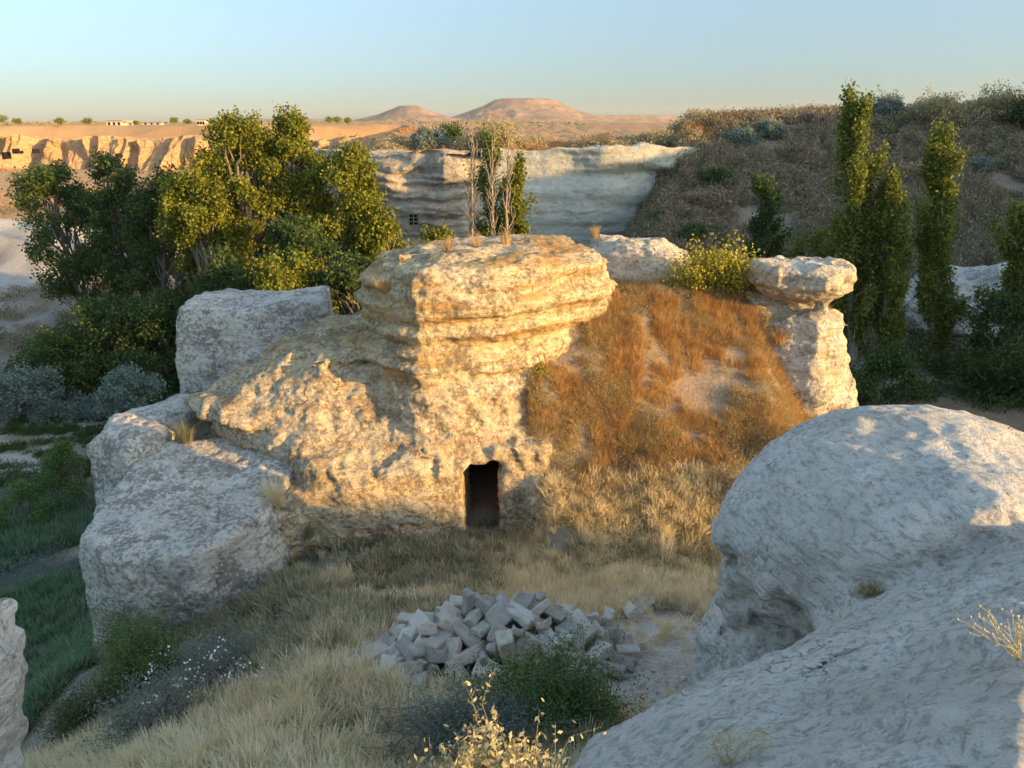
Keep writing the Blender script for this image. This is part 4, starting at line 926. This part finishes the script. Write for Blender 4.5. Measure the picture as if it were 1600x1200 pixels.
for (sd_, u, Y, lab) in ((81, 925, 76, 'leafless grey shrub on the plateau edge below the mesa'), (82, 948, 77, 'second leafless shrub right beside the first on the plateau edge')):
    x = tx(u, Y, 200); shrub(sd_, lab, x, Y, 1.4, 1.4, 1.9, 50, 0, .1, name='bare_shrub', cat='shrub', stemr=.025, sprig=5)
# small trees along the far plateau rim
for i, (u, Y, h, lab) in enumerate(((4, 300, 3.6, 'tiny tree on the far rim at the left border'), (27, 290, 2.6, 'small round tree on the far rim near the left border'), (94, 285, 2.8, 'olive green round tree on the far rim left of the white house'), (137, 295, 3.0, 'dark round tree on the far rim just left of the white house'), (213, 300, 1.8, 'small bush on the far rim right of the white house'), (272, 310, 2.8, 'round tree on the far rim between the two houses'), (292, 300, 2.4, 'dark bush touching the second house on the rim'), (330, 310, 2.6, 'tree on the far rim right of the second house'), (376, 340, 3.2, 'faint tree on the far rim right of the houses'), (515, 330, 3.0, 'first of the small trees between the tall belt and the cliff'), (527, 340, 3.4, 'second small rim tree right of the tall belt'), (543, 335, 3.0, 'third small rim tree right of the tall belt'))):
    x = tx(u, Y, 190); z = Hs(x, Y) - .1; r_ = np.random.RandomState(200 + i)
    root = empty('small_tree', (x, Y, z), lab, 'tree', 'small trees along the far plateau rim')
    link('trunk', mesh_np('trunk', *tube(curve(r_, (0, 0, -.3), (0, 0, h * .6), .02, 4), np.array([.16, .13, .1, .05]), 5)), M['bark'], root)
    d = r_.normal(size=(420, 3)); d /= np.linalg.norm(d, axis=1)[:, None]; d *= r_.uniform(.4, 1, (420, 1)) * np.array([h * .62, h * .62, h * .42]) * (1 + .3 * fbm(d[:, 0] * 2 + i, d[:, 1] * 2, d[:, 2] * 2, 2))[:, None]
    V_, F_ = leaves(r_, d + np.array([0, 0, h * .62]), .42, .8); link('crown', mesh_np('crown', V_, F_, False), M['leaf_poplar'], root)

# -- houses on the far rim
M['plaster'] = plain_mat('cream_plaster', (.60, .52, .42), (.68, .60, .50), .6, .02)
M['roof'] = plain_mat('brown_roof', (.30, .19, .13), (.36, .24, .17), .5, .02)
def house(u, Y, w, d, h, lab, porch):
    x = tx(u, Y, 190); z = Hs(x, Y) - .2; root = empty('house', (x, Y, z), lab, 'house')
    V_, F_ = boxes([(0, 0, h / 2, w, d, h)]); link('wall', mesh_np('wall', V_, F_, False), M['plaster'], root)
    V_, F_ = boxes([(.2, 0, h + .15, w + .6, d + .6, .3)]); link('roof', mesh_np('roof', V_, F_, False), M['roof'], root)
    for k, fx in enumerate(np.linspace(-.32, .32, 3)):
        V_, F_ = boxes([(fx * w, -d / 2 - .01, h * .55, .8, .1, 1.0)]); link('window', mesh_np('window', V_, F_, False), M['black'], root)
    if porch:
        V_, F_ = boxes([(w * .5 + 1.1, 0, h - .1, 2.4, d, .2), (w * .5 + 2.1, -d / 2 + .2, h / 2 - .1, .2, .2, h - .2), (w * .5 + 2.1, d / 2 - .2, h / 2 - .1, .2, .2, h - .2)]); link('porch', mesh_np('porch', V_, F_, False), M['plaster'], root)
house(182, 290, 5.6, 4, 1.9, 'small cream house with a flat roof and porch on the far rim', True)
house(316, 300, 3.2, 3, 2.3, 'small stone hut with dark openings among bushes on the far rim', False)
house(240, 310, 7.5, 4, .9, 'long low building on the far rim between the house and the hut', False)

# -- shrubs near the camera
shrub(301, 'green feathery shrub in front of the rubble pile beside the white path', .38, 6.3, .95, .7, 1.0, 120, 230, .036, 'leaf_tamarisk', stemmat='bark', clump=.16, full=.25)
shrub(302, 'blue grey thorny shrub left of the green shrub at the bottom of the picture', -.45, 5.75, .95, .6, .72, 130, 190, .028, 'leaf_grey', stemmat='bark', clump=.16, full=.25)
shrub(303, 'large blue grey bush in front of the steep lower left boulder', -4.35, 9.2, 1.05, .9, .95, 110, 150, .035, 'leaf_grey', clump=.16)
shrub(304, 'bright green bush below the left edge of the steep boulder', -6.2, 10.2, .75, .7, 1.5, 90, 180, .05, 'leaf_tamarisk', clump=.2)
shrub(305, 'grey green bush at the bottom left corner below the green bush', -4.6, 7.6, .75, .6, .8, 80, 120, .035, 'leaf_grey', clump=.2)
shrub(306, 'dark brown green bush left of the bright green bush', -7.0, 9.6, .8, .7, .9, 80, 130, .04, 'leaf_dark', clump=.2)
shrub(307, 'olive bush low at the left border behind the white rock edge', -7.3, 11.8, .9, .8, 1.1, 80, 130, .045, 'leaf_tamarisk', clump=.2)
p = at(772, 1175, 2.3); shrub(308, 'sunlit cream leaved bush at the bottom edge of the picture', p[0], 2.3, .36, .26, .95, 150, 90, .027, 'leaf_cream', z=p[2] - .90, clump=.08, aspect=.5, stemr=.004, full=.55)
p = at(1355, 925, 4.9)
def top_of(x, y, objs):
    dg = bpy.context.evaluated_depsgraph_get(); best = None
    for o in objs:
        ok, loc, n_, i_ = o.ray_cast(Vector((x, y, 5)) - o.location, Vector((0, 0, -1)))
        if ok and (best is None or loc.z + o.location.z > best): best = loc.z + o.location.z
    return best
rocks = [o for o in COL.objects if o.get('category') == 'rock']
bpy.context.view_layer.update()
def onrock(u, v):
    """where the line of sight through a pixel first meets a rock"""
    d = Vector(at(u, v, 1.0)).normalized(); best = None
    for o in rocks:
        ok, loc, n_, i_ = o.ray_cast(-o.location, d)
        if ok and (best is None or loc.length < best.length): best = loc
    return best
def plant_on(u, v):
    q = onrock(u, v)
    if q is None:
        d = Vector(at(u, v, 1.0)); t_ = np.linspace(2, 60, 2000); hh = H(d.x * t_, t_ * 1.0); k = np.argmax(d.z * t_ < hh); q = Vector((d.x * t_[k], t_[k], float(hh[k])))
    return q
q = plant_on(1357, 932); shrub(309, 'small dry round cushion bush growing on the sloping white slab', q.x, q.y, .13, .12, .15, 60, 46, .012, 'leaf_khaki', z=q.z - .01, clump=.15, stemr=.002, aspect=.6)
q = Vector((5.45, 19.6, Hs(5.45, 19.6))); shrub(310, 'yellow green sunlit bush between the rock dome and the pillar', q.x, q.y, 1.25, .7, 1.25, 60, 120, .075, 'leaf_yellow', z=q.z - .1, clump=.22, aspect=.7)
q = plant_on(1330, 650); shrub(311, 'sunlit khaki bush at the foot of the mushroom pillar', 7.0, 15.2, .95, .7, 1.0, 110, 130, .04, 'leaf_khaki', z=-7.6, clump=.22)
shrub(312, 'dry khaki bush left of the pillar foot behind the white dome', 5.2, 14.3, .8, .6, .75, 90, 100, .035, 'leaf_khaki', clump=.22)
q = plant_on(960, 720); shrub(313, 'khaki flowering bush in the middle of the sunlit slope', q.x, q.y, .85, .6, .75, 110, 110, .035, 'leaf_khaki', z=q.z - .1, clump=.25)
q = plant_on(1190, 515); shrub(314, 'small grey green bush on the slope left of the pillar', q.x, q.y, .35, .3, .55, 50, 80, .04, 'leaf_khaki', z=q.z - .1, clump=.2)
q = plant_on(760, 835); shrub(315, 'thin green grey weed growing in front of the doorway', q.x, q.y, .4, .3, .6, 34, 40, .035, 'leaf_grey', z=q.z - .05, clump=.1, spread=.6)
q = plant_on(595, 860); shrub(316, 'bare twiggy shrub against the foot of the outcrop', q.x, q.y, .35, .3, .7, 14, 0, z=q.z - .05, stemmat='bark', stemr=.009, spread=.6)
q = plant_on(840, 590); shrub(317, 'thin yellow green shrub against the sunlit strata', q.x, q.y, .55, .3, .55, 26, 34, .045, 'leaf_yellow', z=q.z - .15, clump=.15, spread=.8, aspect=.7)
q = plant_on(820, 770)

def tuft(seed, u, v, h, r, mat, lab, n=160, w=.012, curl=.6, dz=-.02, group=None, cat='grass tuft', name='grass_tuft', heads=False, tilt=None):
    q = plant_on(u, v); me = tuft_mesh(seed, n=n, h=h, r=r, w=w, curl=curl, heads=heads); o = link(name, me, M[mat], None, (q.x, q.y, q.z + dz))
    if tilt: o.rotation_euler = tilt
    tag(o, lab, cat, group); return o
tuft(401, 436, 790, .80, .45, 'grass_pale', 'sunlit golden grass tuft hanging on the left shoulder of the outcrop', n=320, curl=.7, w=.012, tilt=(.15, -.35, 0))
tuft(402, 482, 838, .42, .30, 'grass_green', 'green rounded grass tuft right below the golden one', n=220, curl=.6)
tuft(403, 1093, 618, .70, .30, 'leaf_yellow', 'bright yellow green grass tuft in the middle of the rusty slope', n=150, curl=.3, w=.014)
tuft(404, 600, 455, .35, .40, 'grass_orange', 'brown grass tuft on the left end of the cap rock', n=260)
tuft(405, 690, 905, .45, .35, 'grass_orange', 'rusty grass tuft beside the green weeds left of the doorway', n=220)
tuft(406, 1218, 535, .50, .40, 'grass_orange', 'rusty drooping grass tuft at the left side of the pillar shaft', n=220, curl=.9)
tuft(407, 290, 690, .6, .45, 'grass_green', 'dry dark grass tuft in the crack beside the pale overhang', n=240, curl=.8)
tuft(408, 1045, 540, .95, .35, 'grass_pale', 'tall pale thin stalks high on the rusty slope', n=46, curl=.3, heads=True)
tuft(409, 1040, 890, .75, .22, 'grass_pale', 'upright pale feather grass near the edge of the white dome', n=110, curl=.2, heads=True)
tuft(410, 360, 960, .55, .25, 'grass_green', 'tall seeding green herb at the right side of the steep boulder', n=70, curl=.2, heads=True)
for i, (u, v, lab) in enumerate(((745, 384, 'rusty grass on the cap top above the sunlit strata'), (790, 380, 'tall thin grass on the highest part of the cap'), (700, 392, 'short dry grass on the left part of the cap top'), (900, 372, 'orange grass between the cap and the rock dome'), (930, 370, 'orange grass fringe left of the rock dome'))):
    tuft(420 + i, u, v, .42, .35, 'grass_orange', lab, n=90, curl=.4, dz=-.04)

# -- dry flower stalks near the camera
def stalks(seed, base, spans, lab, n, h, heads=True):
    r_ = np.random.RandomState(seed); root = empty('dry_flower', base, lab, 'dry flower'); W = Acc(); Hd = Acc()
    for i in range(n):
        dx_, dy_ = spans; c = curve(r_, (r_.normal() * .01, 0, 0), (r_.uniform(*dx_), r_.uniform(*dy_), h * r_.uniform(.55, 1)), .05, 6, .04)
        W.add(*tube(c, np.linspace(.0028, .0013, 6), 4)); tips = [c[-1]]
        for j in range(2):
            e = c[4] + np.array([r_.normal() * .035, r_.normal() * .03, r_.uniform(.02, .07)]); W.add(*tube(curve(r_, c[3], e, .03, 4), np.full(4, .0012), 3)); tips.append(e)
        for tp in tips:
            a = np.linspace(0, np.pi, 4); rr = np.sin(a) * .0065 + .001; Hd.add(*tube(np.stack([np.full(4, tp[0]), np.full(4, tp[1]), tp[2] - .005 * np.cos(a)], 1) + np.array([0, 0, .002]), rr, 6))
    link('stems', W.mesh('stems'), M['straw'], root); link('flower_heads', Hd.mesh('flower_heads'), M['straw'], root)['kind'] = 'stuff'
M['straw'] = plain_mat('straw_stems', (.48, .42, .20), (.58, .50, .28), 20, .001)
q = plant_on(1135, 1195); stalks(501, (q.x, q.y, q.z), ((-.16, .20), (-.05, .08)), 'cluster of thin yellow flower stalks at the bottom edge on the white slab', 15, .20)
q = plant_on(1590, 1030); stalks(502, (q.x, q.y, q.z), ((-.42, -.02), (-.05, .1)), 'sprawling dry yellow flower stalks at the right border on the slab', 14, .28)

M['white_flower'] = plain_mat('white_petals', (.72, .72, .66), (.8, .8, .75), 20, .001)
r_ = np.random.RandomState(503); root = empty('flowering_weed', (-4.0, 7.9, Hs(-4.0, 7.9)), 'weed with tiny white flowers in front of the blue grey bush', 'flowering weed'); W = Acc(); L = []
for i in range(26):
    c = curve(r_, (0, 0, 0), (r_.uniform(-.75, .75), r_.uniform(-.4, .3), r_.uniform(.35, 1.05)), .05, 6, .08); W.add(*tube(c, np.linspace(.006, .002, 6), 3))
    L.append(c[-1] + r_.normal(size=(7, 3)) * .05)
link('stems', W.mesh('stems'), M['twig'], root); link('petals', mesh_np('petals', *leaves(r_, np.concatenate(L), .032, .9), False), M['white_flower'], root)['kind'] = 'stuff'

# -- rubble pile of dressed stone blocks
STONE = {}
for nm, a, b in (('grey', (.27, .245, .205), (.38, .345, .29)), ('tan', (.36, .31, .24), (.47, .41, .33)), ('pinkish', (.38, .30, .24), (.46, .37, .30)), ('pale', (.40, .365, .30), (.50, .46, .39)), ('dark', (.24, .215, .185), (.33, .30, .26))):
    STONE[nm] = plain_mat('block_' + nm, tuple(q * 1.3 for q in a), tuple(q * 1.3 for q in b), 9, .03, .95)
def block_mesh(seed, dims, kind):
    r_ = np.random.RandomState(seed)
    import bmesh
    bm = bmesh.new(); bmesh.ops.create_cube(bm, size=1)
    for v in bm.verts: v.co = Vector([v.co[i] * dims[i] * (1 + r_.uniform(-.12, .12)) for i in range(3)])
    if kind == 'wedge':
        for v in bm.verts:
            if v.co.z > 0 and v.co.x > 0: v.co.z *= .25
    if kind == 'broken':
        for v in bm.verts:
            if v.co.x > 0: v.co.y *= r_.uniform(.5, 1); v.co.z *= r_.uniform(.5, 1)
    if kind == 'grooved':
        res = bmesh.ops.subdivide_edges(bm, edges=[e for e in bm.edges if abs((e.verts[0].co - e.verts[1].co).normalized().y) > .8], cuts=2)
        for v in bm.verts:
            if abs(v.co.y) < dims[1] * .3 and v.co.z > 0: v.co.z -= dims[2] * .28
            elif abs(v.co.y) < dims[1] * .3: v.co.y *= 1
    bmesh.ops.bevel(bm, geom=list(bm.edges), offset=.016, segments=1, affect='EDGES')
    if kind != 'grooved': bmesh.ops.subdivide_edges(bm, edges=[e for e in bm.edges if e.calc_length() > .08], cuts=2, use_grid_fill=True)
    co = np.array([v.co for v in bm.verts]); d = fbm(co[:, 0] * 9 + seed, co[:, 1] * 9, co[:, 2] * 9, 3) * (.018 if kind in ('square', 'grooved') else .034)
    n_ = co / (np.linalg.norm(co, axis=1)[:, None] + 1e-6)
    for v, dd, nn in zip(bm.verts, d, n_): v.co += Vector(nn * dd)
    me = bpy.data.meshes.new('stone_block'); bm.to_mesh(me); bm.free(); return me
KD = {'square': 'squared', 'wedge': 'wedge shaped', 'broken': 'broken', 'grooved': 'grooved', 'slab': 'flat'}
protos = {(k, i): block_mesh(600 + 10 * j + i, ((.46, .23, .17), (.36, .24, .21), (.50, .21, .15))[i] if k != 'slab' else ((.42, .30, .10), (.36, .28, .12), (.44, .24, .11))[i], k) for j, k in enumerate(KD) for i in range(3)}
r_ = np.random.RandomState(77); spots = []
def sector(x, y):
    dx_, dy_ = (x + .05) / 1.9, (y - 8.4) / 1.1; rr = math.hypot(dx_, dy_)
    if rr < .38: return 'at the top of the rubble pile'
    a = math.degrees(math.atan2(dy_, dx_)) % 360; ring = 'on the upper' if rr < .75 else 'at the'
    nm = ['right side', 'back right side', 'back', 'back left side', 'left side', 'front left side', 'front', 'front right side'][int(((a + 22.5) % 360) // 45)]
    return ('on the upper ' if rr < .72 else 'at the foot of the ') + nm + ' of the rubble pile'
for _ in range(6000):
    x, y = r_.uniform(-2.2, 2.0), r_.uniform(7.1, 9.8); rr = math.hypot((x + .18 - .35 * (y - 8.4)) / 1.85, (y - 8.4) / 1.25)
    if rr > 1: continue
    if all(math.hypot(x - a, (y - b)) > .185 for a, b in spots): spots.append((x, y))
spots = spots[:170]
for (u, v) in ((690, 985), (600, 1068), (612, 1076), (655, 1010), (668, 1024), (650, 1052), (676, 1048), (690, 1030), (618, 1055), (640, 1062), (625, 1085), (660, 1040), (1000, 955), (985, 965), (960, 950), (1012, 950)):
    q = plant_on(u, v); spots.append((q.x, q.y))
used = set(); cols = list(STONE); kinds = list(KD)
for i, (x, y) in enumerate(spots):
    rr = math.hypot((x + .18 - .35 * (y - 8.4)) / 1.85, (y - 8.4) / 1.25); m = max(0, .42 * (1 - rr ** 1.6))
    pose = r_.choice(['tilted', 'lying', 'standing', 'leaning'], p=[.4, .3, .08, .22])
    for tr_ in range(200):
        c = r_.choice(cols, p=[.42, .27, .07, .16, .08]); k = r_.choice(kinds, p=[.26, .16, .36, .12, .10])
        if tr_ > 40: c = cols[r_.randint(5)]; k = kinds[r_.randint(5)]; pose = ['tilted', 'lying', 'standing', 'leaning'][r_.randint(4)]
        sec = sector(x, y) if i < 170 else ('in the grass off the left end of the pile' if x < 0 else 'in the grass off the right end of the pile')
        lab = '%s %s block %s %s' % (c, KD[k], pose, sec.replace('of the rubble pile', 'of the pile'))
        if lab not in used: break
    used.add(lab)
    me = protos[(k, r_.randint(3))]
    o = bpy.data.objects.new('stone_block', me); COL.objects.link(o)
    if not me.materials: me.materials.append(STONE[c])
    o.material_slots[0].link = 'OBJECT'; o.material_slots[0].material = STONE[c]
    rx, ry = {'tilted': (r_.uniform(.3, .7) * r_.choice([-1, 1]), r_.uniform(-.6, .6)), 'lying': (r_.normal() * .1, r_.normal() * .1), 'standing': (0, 1.45), 'leaning': (r_.normal() * .2, r_.uniform(.7, 1.1) * r_.choice([-1, 1]))}[pose]
    o.rotation_euler = (rx, ry, r_.uniform(0, 6.28)); sc = r_.uniform(.62, 1.1); o.scale = (sc, sc, sc)
    o.location = (x, y, Hs(x, y) + .06 + m * .72 + r_.uniform(-.03, .07) + (.1 if pose == 'standing' else 0))
    tag(o, lab, 'stone block', 'stone blocks heaped in the rubble pile')
